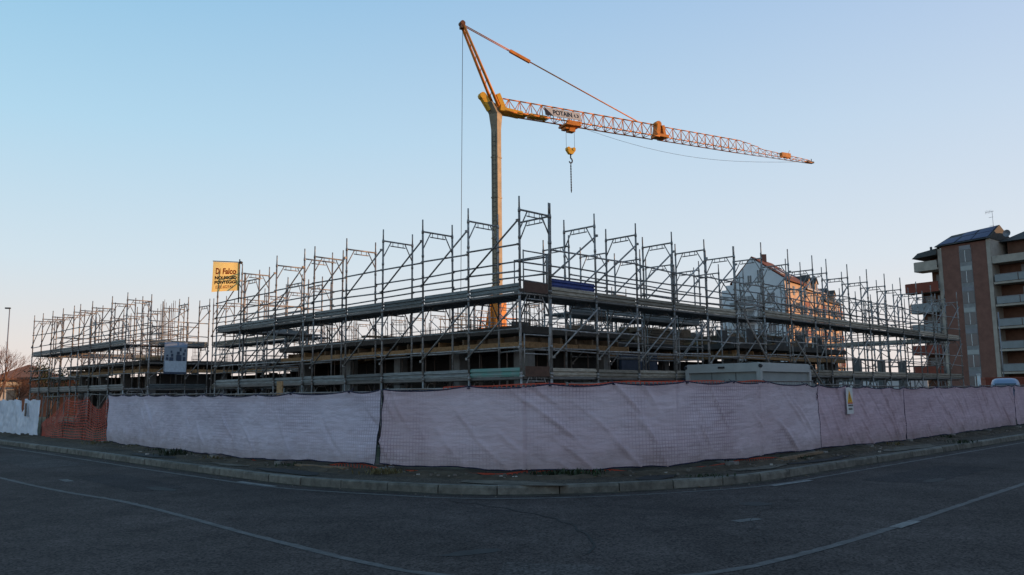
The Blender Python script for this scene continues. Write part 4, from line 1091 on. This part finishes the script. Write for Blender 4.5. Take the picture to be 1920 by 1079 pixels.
# weeds
M_weed = mat('weed_leaf', (.03,.045,.02), .7, 0, .5, 20, rand=.2, trans=.15); M_dry = mat('dry_grass', (.16,.13,.06), .8, 0, .4, 20, trans=.2)
def weeds(uvs, n, spread, h, m, label):
    c = G(*uvs); rr = random.Random(int(abs(uvs[0])*100+n)); s = MB()
    for k in range(n):
        b = c + Vector((rr.gauss(0,spread),rr.gauss(0,spread*.35),.155)); a = rr.uniform(0,6.28); hh = h*rr.uniform(.3,1)
        tip = b + Vector((math.cos(a)*hh*.6, math.sin(a)*hh*.6, hh)); sd_ = Vector((-math.sin(a),math.cos(a),0))*rr.uniform(.006,.02)
        mid = b.lerp(tip,.55)+UP*hh*.1
        s.quad(b-sd_*.4,b+sd_*.4,mid+sd_,mid-sd_); s.quad(mid-sd_,mid+sd_,tip)
    o = s.build('weed_clump', m, loc=c, fix=False); tag(o, label, 'weeds'); return o
weeds((-3.75,-2.55), 170, .26, .15, M_weed, 'green weed clump under the lilac sheet at the fence corner')
weeds((-3.45,-2.9), 120, .2, .14, M_weed, 'low green weeds just right of the corner fence post')
weeds((-.75,-4.42), 140, .22, .13, M_dry, 'dry grass tuft at the foot of the sheet seam')
weeds((7.4,-4.9), 120, .2, .2, M_weed, 'dark green tuft at the foot of the pale sheet')
weeds((14.3,-4.3), 80, .2, .15, M_dry, 'dry tuft where the pale sheet meets the orange net')
weeds((-5.6,-1.3), 60, .2, .07, M_weed, 'tiny weeds growing out of the kerb joint on the right')
weeds((-6.3,10.4), 60, .18, .12, M_weed, 'small weeds on the kerb near the right edge of the view')

for k_, (u_,v_) in enumerate(((2.2,-4.75),(5.2,-4.85),(9.3,-4.5),(11.6,-4.25),(-5.15,3.0),(-5.2,8.6),(-5.2,12.8))):
    weeds((u_,v_), 45, .16, .11, M_dry if k_%2 else M_weed, 'small '+('green','dry')[k_%2]+' weeds under the '+('pale sheet just left of its right seam','middle of the pale sheet','pale sheet left of its dark green tuft','pale sheet towards the orange net','lilac sheet by the lying plank','short creased sheet right of the sign','mauve sheet before the brick tower')[k_])
# ------------------------------------------------------------------ site cabin
M_cab = mat('cabin_panel', (.25,.27,.265), .55, 0, .2, 1.5); M_cabr = mat('cabin_rim', (.36,.365,.355), .5, 0, .12, 3)
cab = empty('site_cabin', G(-1.35,8.15,.12), 'grey prefabricated site cabin standing between fence and scaffolding', 'cabin')
cu0, cu1, cv0, cv1 = -2.5,-.2,6.66,9.7
def gp(s, u0_,u1_,v0_,v1_,z0_,z1_): s.prism([G(a,b)[:2] for a,b in ((u0_,v0_),(u1_,v0_),(u1_,v1_),(u0_,v1_))],z0_,z1_); return s
gp(MB(),cu0+.05,cu1-.05,cv0+.05,cv1-.05,.2,2.12).build('wall', M_cab, cab)
rimo = gp(MB(),cu0-.02,cu1+.02,cv0-.02,cv1+.02,2.12,2.33).build('roof_rim', M_cabr, cab)
gp(MB(),cu0+.02,cu1-.02,cv0+.02,cv1-.02,2.333,2.36).build('roof_lid', M_cabr, cab)
s = MB()
for a, b in ((cu0+.04,cv0+.04),(cu1-.04,cv0+.04),(cu0+.04,cv1-.04),(cu1-.04,cv1-.04)):
    c = G(a,b); s.box((c.x,c.y,1.13),(.12,.12,1.98),ANG_U)
s.build('corner_post', M_cabr, cab)
for a, b in ((cu0-.03,cv0-.03),(cu1+.0,cv0-.03),(cu0-.03,cv1)):
    c = G(a,b,2.27); MB().tube(c-UV_V*.02, c+UV_V*.05,.05,8).build('lifting_eye', M_dark, cab)
p = G(-1.35,cv0-.035,2.25); MB().box(p,(.2,.02,.05),ANG_U).build('badge', M_dark, cab)
for t in (-1.75,-1.0): 
    p = G(t,cv0+.045,1.15); MB().box(p,(.012,.012,1.9),ANG_U).build('panel_seam', M_dark, cab)

# ------------------------------------------------------------------ distant buildings
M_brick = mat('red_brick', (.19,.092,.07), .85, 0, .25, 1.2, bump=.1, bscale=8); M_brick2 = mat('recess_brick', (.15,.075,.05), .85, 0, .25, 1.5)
M_cream = mat('cream_render', (.36,.32,.275), .8, 0, .25, .8); M_slabc = mat('balcony_slab', (.37,.325,.275), .8, 0, .25, 1)
M_redp = mat('red_parapet', (.20,.05,.03), .7, 0, .2, 1)
M_glass = mat('window_glass', (.06,.075,.09), .12, 0, .1, 1, spec=.6); M_curt = mat('curtained_glass', (.22,.225,.23), .4, 0, .3, 2)
M_brail = mat('balcony_glass', (.19,.22,.235), .3, 0, .15, 1, spec=.4)
M_tile = mat('dark_roof_tile', (.06,.055,.05), .8, 0, .3, 2); M_rtile = mat('red_roof_tile', (.15,.05,.03), .85, 0, .3, 1.2, bump=.2, bscale=3)
M_pv = mat('solar_cell', (.012,.02,.07), .4, 0, .15, .8, spec=.25)
M_zinc = mat('zinc_roof', (.22,.22,.24), .5, .2, .2, 1)
# --- brick apartment block on the right: frame w to the near right, n towards us
ap_o = Vector((61.0,114.0,0)); aw = Vector((.6,-.8,0)); an = Vector((-.8,-.6,0)); aang = math.atan2(aw.y,aw.x)
apt = empty('apartment_block', ap_o+aw*6, 'brick apartment block with solar roofed stair tower and glass balconies', 'building')
def AP_(x, d_, z): return ap_o + aw*x + an*d_ + UP*z          # d_ positive towards us
def abox(x0,x1,d0,d1,z0_,z1_,name,m,par=None):
    s = MB(); s.prism([AP_(*q,0)[:2] for q in ((x0,d0),(x1,d0),(x1,d1),(x0,d1))],z0_,z1_); return s.build(name,m,par or apt)
TW = 6.0
abox(0,TW,-9,0,0,21.6,'stair_tower',M_brick)
abox(-.55,0,-7,.05,0,21.3,'tower_pilaster',M_cream)
abox(TW,TW+.5,-7,.1,0,21.9,'tower_pilaster',M_cream)
# solar roof
s = MB(); e = [AP_(-.8,.5,21.6),AP_(TW+.6,.5,21.8),AP_(TW+.6,-3.2,24.0),AP_(.1,-3.2,23.5)]
s.quad(*e); s.quad(e[0],e[3],AP_(-.8,-8,21.6)); s.quad(e[3],e[2],AP_(TW+.6,-8,21.6),AP_(-.8,-8,21.6)); s.quad(e[1],e[2],AP_(TW+.6,-8,21.6)); s.quad(e[0],AP_(-.8,-8,21.6),AP_(TW+.6,-8,21.6),e[1])
rf = s.build('roof', M_tile, apt)
for (i0,i1,j0,j1) in ((.06,.36,.08,.62),(.40,.66,.08,.50),(.68,.97,.08,.50),(.34,.62,.56,.92),(.66,.97,.54,.92)):
    def rp_(i,j): return e[0].lerp(e[1],i).lerp(e[3].lerp(e[2],i),j) + Vector((0,0,.09))-aw*0+an*.06
    m_ = MB(); a,b,c_,d_ = rp_(i0,j0),rp_(i1,j0),rp_(i1,j1),rp_(i0,j1); dn = Vector((0,0,-.06))
    loft(m_,[[a+dn,b+dn,c_+dn,d_+dn],[a,b,c_,d_]]); m_.build('solar_panel', M_pv, rf)
# strip window in the tower
abox(2.4,4.0,-.02,.04,1.0,20.9,'window_strip',M_curt)
for k in range(7):
    z = 1.6+k*2.9
    w_ = abox(2.45,3.95,.05,.08,z,z+1.6,'window',M_glass); abox(3.14,3.22,.085,.12,z,z+1.6,'mullion',M_white,w_)
    abox(2.45,3.95,.05,.09,z+1.7,z+2.3,'spandrel',M_cabr if k%2 else M_zinc)
# right wing, recessed, balconies flush with tower
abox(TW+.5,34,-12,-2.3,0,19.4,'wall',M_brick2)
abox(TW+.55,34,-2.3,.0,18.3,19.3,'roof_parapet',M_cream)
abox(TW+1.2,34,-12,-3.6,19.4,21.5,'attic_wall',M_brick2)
s = MB(); 
loft(s,[[AP_(TW+.5,-2.6,21.5),AP_(34,-2.6,21.5),AP_(34,-12.5,21.5),AP_(TW+.5,-12.5,21.5)],[AP_(TW+2.5,-6.5,23.2),AP_(34,-6.5,23.2),AP_(34,-8.5,23.2),AP_(TW+2.5,-8.5,23.2)]])
rr_ = s.build('roof', M_tile, apt)
c = AP_(TW+8.2,-4.6,23.3); MB().box(c,(1.5,1.3,2.6),aang).build('chimney', M_cream, rr_); MB().box(c+UP*1.5,(2.0,1.7,.18),aang).build('chimney_cap', M_tile, rr_)
c = AP_(TW+5.3,-4.4,22.6); MB().tube(c-UP*.8,c+UP*.5,.12,8).build('vent_pipe', M_dark, rr_)
c = AP_(TW+1.6,-3.0,22.6); dsh = MB(); dsh.tube(c-UP*1.2,c,.04,5); 
for k in range(12):
    a0_,a1_ = 2*math.pi*k/12,2*math.pi*(k+1)/12
    dsh.quad(c+an*.1,c+an*.28+aw*math.cos(a0_)*.5+UP*math.sin(a0_)*.5,c+an*.28+aw*math.cos(a1_)*.5+UP*math.sin(a1_)*.5)
dsh.build('satellite_dish', M_zinc, rr_)
c = AP_(TW+.3,-2.0,22.4); an_ = MB(); an_.tube(c,c+UP*3.5,.025,5); an_.tube(c+UP*3.4-aw*.9,c+UP*3.4+aw*.2,.025,4)
for k in range(5): an_.tube(c+UP*3.4-aw*(.15+.18*k)-UP*.25,c+UP*3.4-aw*(.15+.18*k)+UP*.25,.015,4)
for z in (2.6,1.4): an_.tube(c+UP*z-aw*.5,c+UP*z+aw*.1,.02,4)
an_.build('aerial', M_zinc, rf)
for k in range(6):
    z = .6+k*3.0
    if k: 
        b_ = abox(TW+.6,34,-2.3,.1,z-.15,z+.12,'balcony',M_slabc)
        for j in range(9):
            x0 = TW+.75+j*2.9; abox(x0,x0+2.8,.02,.05,z+.2,z+1.1,'glass_pane',M_brail,b_)
        abox(TW+.7,34,.0,.07,z+1.12,z+1.18,'hand_rail',M_zinc,b_)
    for j, x0 in enumerate((TW+3.2,TW+8.4,TW+13.8,TW+19,TW+24)):
        w_ = abox(x0,x0+(2.6 if (j+k)%3 else 1.5),-2.32,-2.24,z+.15,z+2.45,'window',M_curt if (j+k)%2 else M_glass)
        abox(x0+.7,x0+.78,-2.235,-2.20,z+.15,z+2.45,'mullion',M_cream,w_)
    for x0 in (TW+6.4,TW+12.2): abox(x0,x0+.12,-.1,.0,z+.13,z+2.8,'post',M_slabc)
# left balconies
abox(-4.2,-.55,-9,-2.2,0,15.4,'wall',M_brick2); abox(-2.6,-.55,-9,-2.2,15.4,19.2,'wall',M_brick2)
s = MB(); prof = [(-6.9,-2),(-6.9,1.0),(-6.2,1.6),(-.6,1.6),(-.6,-2)]
for k in range(7):
    z = .6+k*3.0
    if k == 0: continue
    x0 = -4.0 if k > 5 else (-5.5 if k == 5 else -5.0)
    pl = [AP_(*q,0)[:2] for q in ((x0+.2,-2.2),(x0,.1),(x0+.35,.45),(-.56,.45),(-.56,-2.2))]
    m_ = MB(); m_.prism(pl,z-.2,z+.1); b_ = m_.build('balcony', M_slabc if k in (6,) else M_slabc, apt)
    m_ = MB(); m_.prism([AP_(*q,0)[:2] for q in ((x0+.05,-2.2),(x0-.02,.12),(x0+.35,.5),(-.57,.5),(-.57,.42),(x0+.4,.42),(x0+.1,.1),(x0+.15,-2.2))],z-(.2 if k != 5 else .3),z+1.15)
    m_.build('parapet', {6:M_slabc,5:M_redp,1:M_redp,2:M_redp}.get(k, M_brail), b_)
    for x1 in (-3.7,-2.0):
        if k > 4 and x1 < -3: continue
        w_ = abox(x1,x1+1.2,-2.22,-2.14,z+.2,z+2.4,'window',M_curt if k%2 else M_glass)
s = MB(); loft(s,[[AP_(-4.0,.6,20.3),AP_(-.56,.6,20.5),AP_(-.56,-8,20.5),AP_(-4.0,-8,20.3)],[AP_(-3.4,.0,21.1),AP_(-.56,.0,21.5),AP_(-.56,-8,21.5),AP_(-3.4,-8,21.1)]]); rl = s.build('roof', M_tile, apt)
abox(-2.6,-.56,-8,-2.0,19.2,20.4,'attic_wall',M_brick2)
abox(-2.0,-.8,-2.0,-1.95,19.3,20.2,'window',M_curt)
for x1 in (-2.6,-1.6): 
    c = AP_(x1,-2.5,21.4); MB().tube(c-UP*.4,c+UP*.8,.17,8).build('vent_pipe', M_dark, rl)

# --- white gabled block with sunlit long side
wo_ = Vector((50.6,150,0)); wl = Vector((.6,.8,0)); wg = Vector((-.8,.6,0))
wb = empty('gabled_block', wo_+wl*18+wg*5, 'tall white gabled block with red roof and sunlit dormer facade', 'building')
M_wr = mat('pale_render', (.60,.62,.64), .8, 0, .08, .5); M_or = mat('sunlit_render', (.52,.36,.25), .8, 0, .35, .3)  # long side: warm sunlight put into the white render's colour
def WP(x, y, z): return wo_ + wl*x + wg*y + UP*z              # x along facade, y across the gable
def wbox(x0,x1,y0,y1,z0_,z1_,name,m,par=None):
    s = MB(); s.prism([WP(*q,0)[:2] for q in ((x0,y0),(x1,y0),(x1,y1),(x0,y1))],z0_,z1_); return s.build(name,m,par or wb)
def gable_body(x0,x1,y1,ze,zr,yr,m,name):
    s = MB(); pr = [(0,0),(0,ze),(yr,zr),(y1,ze),(y1,0)]
    s.extrude(pr, WP(x0,0,0), wg, UP, wl*(x1-x0)); return s.build(name,m,wb)
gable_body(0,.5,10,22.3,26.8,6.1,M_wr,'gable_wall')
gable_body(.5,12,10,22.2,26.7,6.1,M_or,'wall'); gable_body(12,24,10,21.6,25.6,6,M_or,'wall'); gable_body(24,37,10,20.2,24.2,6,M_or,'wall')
def wroof(x0,x1,ze,zr,yr,m):
    s = MB(); pr = [(-.6,ze-.35),(yr,zr+.15),(10.6,ze-.35),(10.6,ze-.05),(yr,zr+.45),(-.6,ze-.05)]
    s.extrude(pr, WP(x0,0,0), wg, UP, wl*(x1-x0)); return s.build('roof',m,wb)
r1 = wroof(.25,11.8,22.3,26.7,6.1,M_rtile); r2 = wroof(12,23.8,21.7,25.6,6,M_zinc); r3 = wroof(24,37.3,20.3,24.2,6,M_tile)
for k in range(6):
    for j in range(2):
        f0_, f1_ = (.12,.48) if j == 0 else (.54,.92)
        a = WP(12.4+k*1.9,0,0)
        def q_(dx,f): return WP(12.4+k*1.9+dx, -.6+6.6*f, 21.65+(25.6-21.65+.45)*f+.22)
        m_ = MB(); tp = [q_(0,f0_),q_(1.75,f0_),q_(1.75,f1_),q_(0,f1_)]; loft(m_,[[t-UP*.07 for t in tp],tp]); m_.build('solar_panel', M_pv, r2)
c = WP(5.5,5.6,27.3); MB().box(c,(.9,.9,1.6),0).build('chimney', M_brick, r1)
c = WP(3.5,2.4,24.2); 
for x0 in (1.5,6.5):
    def q_(dx,f): return WP(x0+dx, -.6+6.7*f, 22.25+(26.7-22.25+.45)*f+.15)
    tp = [q_(0,.25),q_(2.2,.25),q_(2.2,.55),q_(0,.55)]; m_ = MB(); loft(m_,[[t-UP*.1 for t in tp],tp]); m_.build('skylight', M_curt, r1)
# gable windows (gable faces -wl)
def gwin(y0,y1,z0_,z1_,m=M_glass):
    w_ = wbox(-.07,-.01,y0,y1,z0_,z1_,'window',m); wbox(-.11,-.075,(y0+y1)/2-.04,(y0+y1)/2+.04,z0_,z1_,'mullion',M_white,w_)
gwin(4.3,5.0,21.9,24.3); gwin(6.2,6.9,21.9,23.4)
for k in range(7):
    z = 19.4-k*2.75-1.6
    gwin(1.9,3.3,z,z+2.0)
    gwin(4.6,5.2,z,z+1.9)
    b_ = wbox(-1.3,0,5.4,10.2,z-.55,z-.35,'balcony',M_wr); wbox(-1.32,-1.26,5.4,10.2,z-.35,z+.5,'parapet',M_brail,b_)
    gwin(6.0,8.4,z-.2,z+1.7,M_curt)
wbox(.2,9,10.0,12.3,0,21.0,'side_wall',M_wr); wbox(.2,9,10.0,11.4,21.0,21.9,'side_wall',M_wr)
# sunlit long side windows, dormers, balconies (facade faces -wg)
for k in range(7):
    for i in range(10):
        x0 = 1.2+i*3.55; zt = (22.2,21.6,20.2)[0 if x0 < 12 else 1 if x0 < 24 else 2]; z = zt-2.6-k*2.75
        w_ = wbox(x0,x0+1.1,-.06,.02,z,z+1.7,'window',M_glass if (i*3+k)%4 else M_curt); wbox(x0+.5,x0+.58,-.1,-.065,z,z+1.7,'mullion',M_white,w_)
    for x0 in (6.9,18,30):
        z = 17.5-k*2.75; b_ = wbox(x0,x0+3.4,-1.3,0,z-.2,z,'balcony',M_slabc); wbox(x0,x0+3.4,-1.33,-1.27,z,z+1.0,'parapet',M_redp,b_)
for x0 in (13.8,18.5,26,31):
    zt = 21.6 if x0 < 24 else 20.2
    s = MB(); s.extrude([(0,0),(1.7,0),(1.7,2.0),(.85,2.9),(0,2.0)], WP(x0,-.15,zt-.3), wl, UP, wg*3.2); d_ = s.build('dormer', M_or, wb)
    s = MB(); s.extrude([(-.2,1.8),(.85,2.95),(1.9,1.8),(1.9,2.0),(.85,3.15),(-.2,2.0)], WP(x0,-.35,zt-.3), wl, UP, wg*3.6); s.build('roof', M_tile, d_)
    wbox(x0+.45,x0+1.25,-.22,-.16,zt+.1,zt+1.6,'window',M_glass,d_)
for x0 in (.0,11.9,23.9,36.9): 
    s = MB(); c = WP(x0+.05,-.15,0); s.tube(c+UP*.5,c+UP*(20.0),.09,6); s.build('downpipe', M_brick, wb)

# --- low house on the left
ho = Vector((-71,120,0)); hl = Vector((.86,.51,0)); hd_ = Vector((-.51,.86,0))
hs = empty('low_house', ho, 'low white house with orange tiled roof beyond the bare trees on the left', 'house')
def HP(x,y,z): return ho + hl*x + hd_*y + UP*z
s = MB(); s.extrude([(-4,0),(-4,4.6),(4,4.6),(4,0)], HP(0,0,0), hl, UP, hd_*12); s.build('wall', mat('house_render',(.55,.50,.44),.85,0,.15,.8), hs)
s = MB(); c4 = [HP(-5,-1.4,4.55),HP(5,-1.4,4.55),HP(5,13,4.55),HP(-5,13,4.55)]; loft(s,[[q-UP*.2 for q in c4],c4,[HP(-.2,4,6.7),HP(.2,4,6.7),HP(.2,8,6.7),HP(-.2,8,6.7)]])
s.build('roof', mat('faded_roof_tile',(.22,.105,.065),.85,0,.3,1.2,bump=.2,bscale=3), hs)
for x0 in (-2.6,1.4):
    for z in (.9,):
        s = MB(); s.beam(HP(x0,-.03,z+1.2),HP(x0+1.2,-.03,z+1.2),.06,1.6); s.build('window', M_glass, hs)
s = MB(); s.beam(HP(-4.4,-1.2,3.4),HP(4.4,-1.2,3.4),.3,.25)
for x0 in (-4.2,-1.4,1.4,4.2): s.beam(HP(x0,-1.2,0),HP(x0,-1.2,3.4),.25,.25)
s.build('porch_frame', M_wood, hs)
# low walled shed behind the far left scaffolding
sh = empty('low_shed', (-42,75,0), 'low dark shed behind the far left scaffolding', 'shed')
MB().box((-41.5,75,1.65),(5,4,3.3),.2).build('wall', M_brick2, sh); MB().box((-41.5,75,3.4),(5.6,4.6,.18),.2).build('roof', M_tile, sh)
# white building far behind the right wing
fw = empty('low_warehouse', (64,135,0), 'small pale warehouse glimpsed under the far right scaffolding deck', 'building')
MB().box((62,140,2.0),(16,8,4.0),-.5).build('wall', M_wr, fw); MB().box((62,140,4.15),(17,9,.3),-.5).build('roof', M_zinc, fw)

# --- right edge: red container, blue van roof, pale post
rc = empty('red_container', (37.2,60,0), 'dark red container behind the fence below the brick tower', 'container')
s = MB(); s.box((37.2,60.0,1.2),(5.2,2.4,2.1),-.3); cbx = s.build('body', M_redp, rc)
s = MB()
for k in range(18):
    c = Vector((37.2,60.0,1.2)) + Matrix.Rotation(-.3,3,'Z') @ Vector((-2.45+k*.288,-1.22,0)); s.box(c,(.12,.05,2.0),-.3)
s.build('corrugation', M_redp, rc)
MB().box((37.2,60.0,2.32),(5.3,2.5,.12),-.3).build('roof_frame', M_redp, rc)
van = empty('blue_van', (30.2,50,0), 'pale blue van whose rounded roof shows over the fence at the right', 'van')
M_van = mat('van_paint', (.17,.22,.32), .3, 0, .08, 1, spec=.5)
vr = Matrix.Rotation(1.03,3,'Z'); vc = Vector((30.6,51.0,0))
def vp(x,y,z): return vc + vr @ Vector((x,y,z))
s = MB(); rings = []
for z, ex_, ey_ in ((.35,2.1,.9),(.9,2.15,.93),(1.45,1.95,.86),(1.95,1.55,.74),(2.08,1.42,.68),(2.17,1.2,.55),(2.2,.8,.35)):
    ring = []
    for k in range(24):
        t = 2*math.pi*k/24; cx2, sy2 = math.cos(t), math.sin(t)
        ring.append(vp(math.copysign(abs(cx2)**.45,cx2)*ex_, math.copysign(abs(sy2)**.45,sy2)*ey_, z))
    rings.append(ring)
loft(s, rings); s.sm = [True]*len(s.sm); s.build('body', M_van, van)
s = MB()
for sgx in (-1,1):
    s.quad(vp(-1.0,sgx*.905,1.5),vp(1.0,sgx*.905,1.5),vp(.92,sgx*.80,1.88),vp(-.92,sgx*.80,1.88))
s.quad(vp(-2.0,-.6,1.45),vp(-2.0,.6,1.45),vp(-1.68,.55,1.88),vp(-1.68,-.55,1.88)); s.build('window', M_glass, van)
for sx in (-.75,.75):
    for sy in (-.82,.82): MB().tube(vp(sx,sy-.1,.33),vp(sx,sy+.1,.33),.33,14).build('wheel', M_dark, van)
pp = Vector((26.6,46.8,0)); o = MB().tube(pp,pp+UP*2.35,.09,8).tube(pp+UP*2.35,pp+UP*2.42,.11,8).build('marker_post', M_white, loc=pp); tag(o,'short white post between the scaffolding end and the red container','post')

# street lamps
def lamp(p, h, label):
    r_ = empty('street_lamp', p, label, 'street lamp')
    MB().tube(p, p+UP*h, .065, 8, .035).build('pole', M_zinc, r_)
    s = MB(); s.tube(p+UP*h, p+UP*(h+.1)+Vector((-.06,-.01,0)), .03, 6); s.build('arm', M_zinc, r_)
    MB().box(p+UP*(h+.1)+Vector((-.13,-.02,0)),(.36,.2,.1),.2).build('lamp_head', M_dark, r_)
lamp(Vector((-38.5,62,0)), 8.4, 'tall grey street lamp beside the bare trees at the left')
tp_ = Vector((57.5,96,0)); o = MB().tube(tp_, tp_+UP*10.5,.07,6).build('utility_pole', M_zinc, loc=tp_); tag(o,'thin pole standing in front of the right balconies','pole')

# ------------------------------------------------------------------ trees
M_bark = mat('tree_bark', (.10,.065,.05), .9, 0, .3, 8); M_twig = mat('russet_twigs', (.17,.085,.055), .9, 0, .3, 8)
def bare_tree(p, h, seed, label):
    rr = random.Random(seed); r_ = empty('bare_tree', p, label, 'tree'); tk = MB(); tw = MB()
    def grow(a, d, L, rad, lev):
        b = a + d*L; (tk if lev < 2 else tw).tube(a, b, rad, 5 if lev < 3 else 3, rad*.65, cap=False)
        if lev >= 6: return
        n = 2 if lev == 0 else rr.choice((2,3,3))
        for k in range(n):
            ax = Vector((rr.gauss(0,1),rr.gauss(0,1),rr.gauss(.25,.6))).normalized()
            nd = (d*.8 + ax*(.55 if lev else .45)).normalized(); nd.z += .08; nd.normalize()
            grow(b if rr.random()<.7 else a.lerp(b,.7), nd, L*rr.uniform(.62,.86), rad*.62, lev+1)
    for k in range(3):
        grow(Vector(p), Vector((rr.uniform(-.25,.25),rr.uniform(-.25,.25),1)).normalized(), h*.26, h*.018, 0)
    tk.build('trunk', M_bark, r_); tw.build('crown', M_twig, r_)
bare_tree((-36.2,57,0), 6.0, 1, 'russet bare tree just right of the tall street lamp')
bare_tree((-39.0,58,0), 5.2, 2, 'bare reddish tree at the left edge of the view')
bare_tree((-33.5,55,0), 3.6, 5, 'small bare bush in front of the orange roofed house')
M_leaf = mat('evergreen_leaf', (.035,.045,.02), .8, 0, .5, 3, rand=.1, trans=.1)
def leafy(p, h, rx, seed, label, m=M_leaf, n=1500):
    rr = random.Random(seed); r_ = empty('evergreen_tree', p, label, 'tree'); p = Vector(p)
    t = MB(); t.tube(p, p+UP*h*.6, .16, 7, .08)
    cl_ = []
    for k in range(16):
        a = rr.uniform(0,6.28); q = p+Vector((math.cos(a)*rx*rr.uniform(.1,.8),math.sin(a)*rx*rr.uniform(.1,.8),h*rr.uniform(.4,.9))); cl_.append((q,rx*rr.uniform(.25,.45)))
        t.tube(p+UP*h*rr.uniform(.25,.5), q, .04, 4, .015)
    t.build('trunk', M_bark, r_); s = MB()
    for k in range(n):
        q, rad = rr.choice(cl_); d = Vector((rr.gauss(0,1),rr.gauss(0,1),rr.gauss(0,.8))).normalized()*rad*rr.random()**.4
        c = q+d; a = Vector((rr.gauss(0,1),rr.gauss(0,1),rr.gauss(0,1))).normalized()*rr.uniform(.06,.13); b = a.cross(Vector((rr.gauss(0,1),rr.gauss(0,1),1))).normalized()*a.length*.6
        s.quad(c-a,c-b,c+a,c+b)
    s.build('crown', m, r_, fix=False)
leafy((-40.0,71,0), 4.6, 1.9, 3, 'dark evergreen behind the end of the far left scaffolding')
leafy((-37.4,72,0), 4.4, 1.7, 4, 'second dark evergreen nearer the scaffolding than its twin')
leafy((-33.0,50,0), 2.0, 1.6, 9, 'low russet hedge bush behind the bluish white plastic sheet', mat('russet_leaf',(.10,.06,.035),.85,0,.4,3))

# ------------------------------------------------------------------ terraces out of view on the right that shade the site at sunset
def terrace(x, y0, y1, h, label):
    r_ = empty('terraced_house', (x+5,(y0+y1)/2,0), label, 'building', 'terraces across the road to the right')
    MB().box((x+5,(y0+y1)/2,h/2-.6),(10,y1-y0,h-1.2)).build('wall', M_cream, r_)
    s = MB(); s.extrude([(-.5,h-1.2),(5,h),(10.5,h-1.2),(10.5,h-1.4),(-.5,h-1.4)], (x,y0-.3,0), (1,0,0), UP, (0,y1-y0+.6,0)); s.build('roof', M_rtile, r_)
    y = y0+2
    while y < y1-2:
        for z in (1.2,4.2,7.2):
            if z+1.6 < h-1.4: MB().box((x-.02,y,z+.7),(.06,1.2,1.4)).build('window', M_glass, r_)
        y += 4
terrace(64, -75, -22, 15.0, 'long cream terrace behind the viewer on the right')
terrace(64, -21, 29.5, 14.2, 'cream terrace across the road beside the viewer')
terrace(64, 30, 66, 12.2, 'lower cream terrace across the road beyond the viewer')
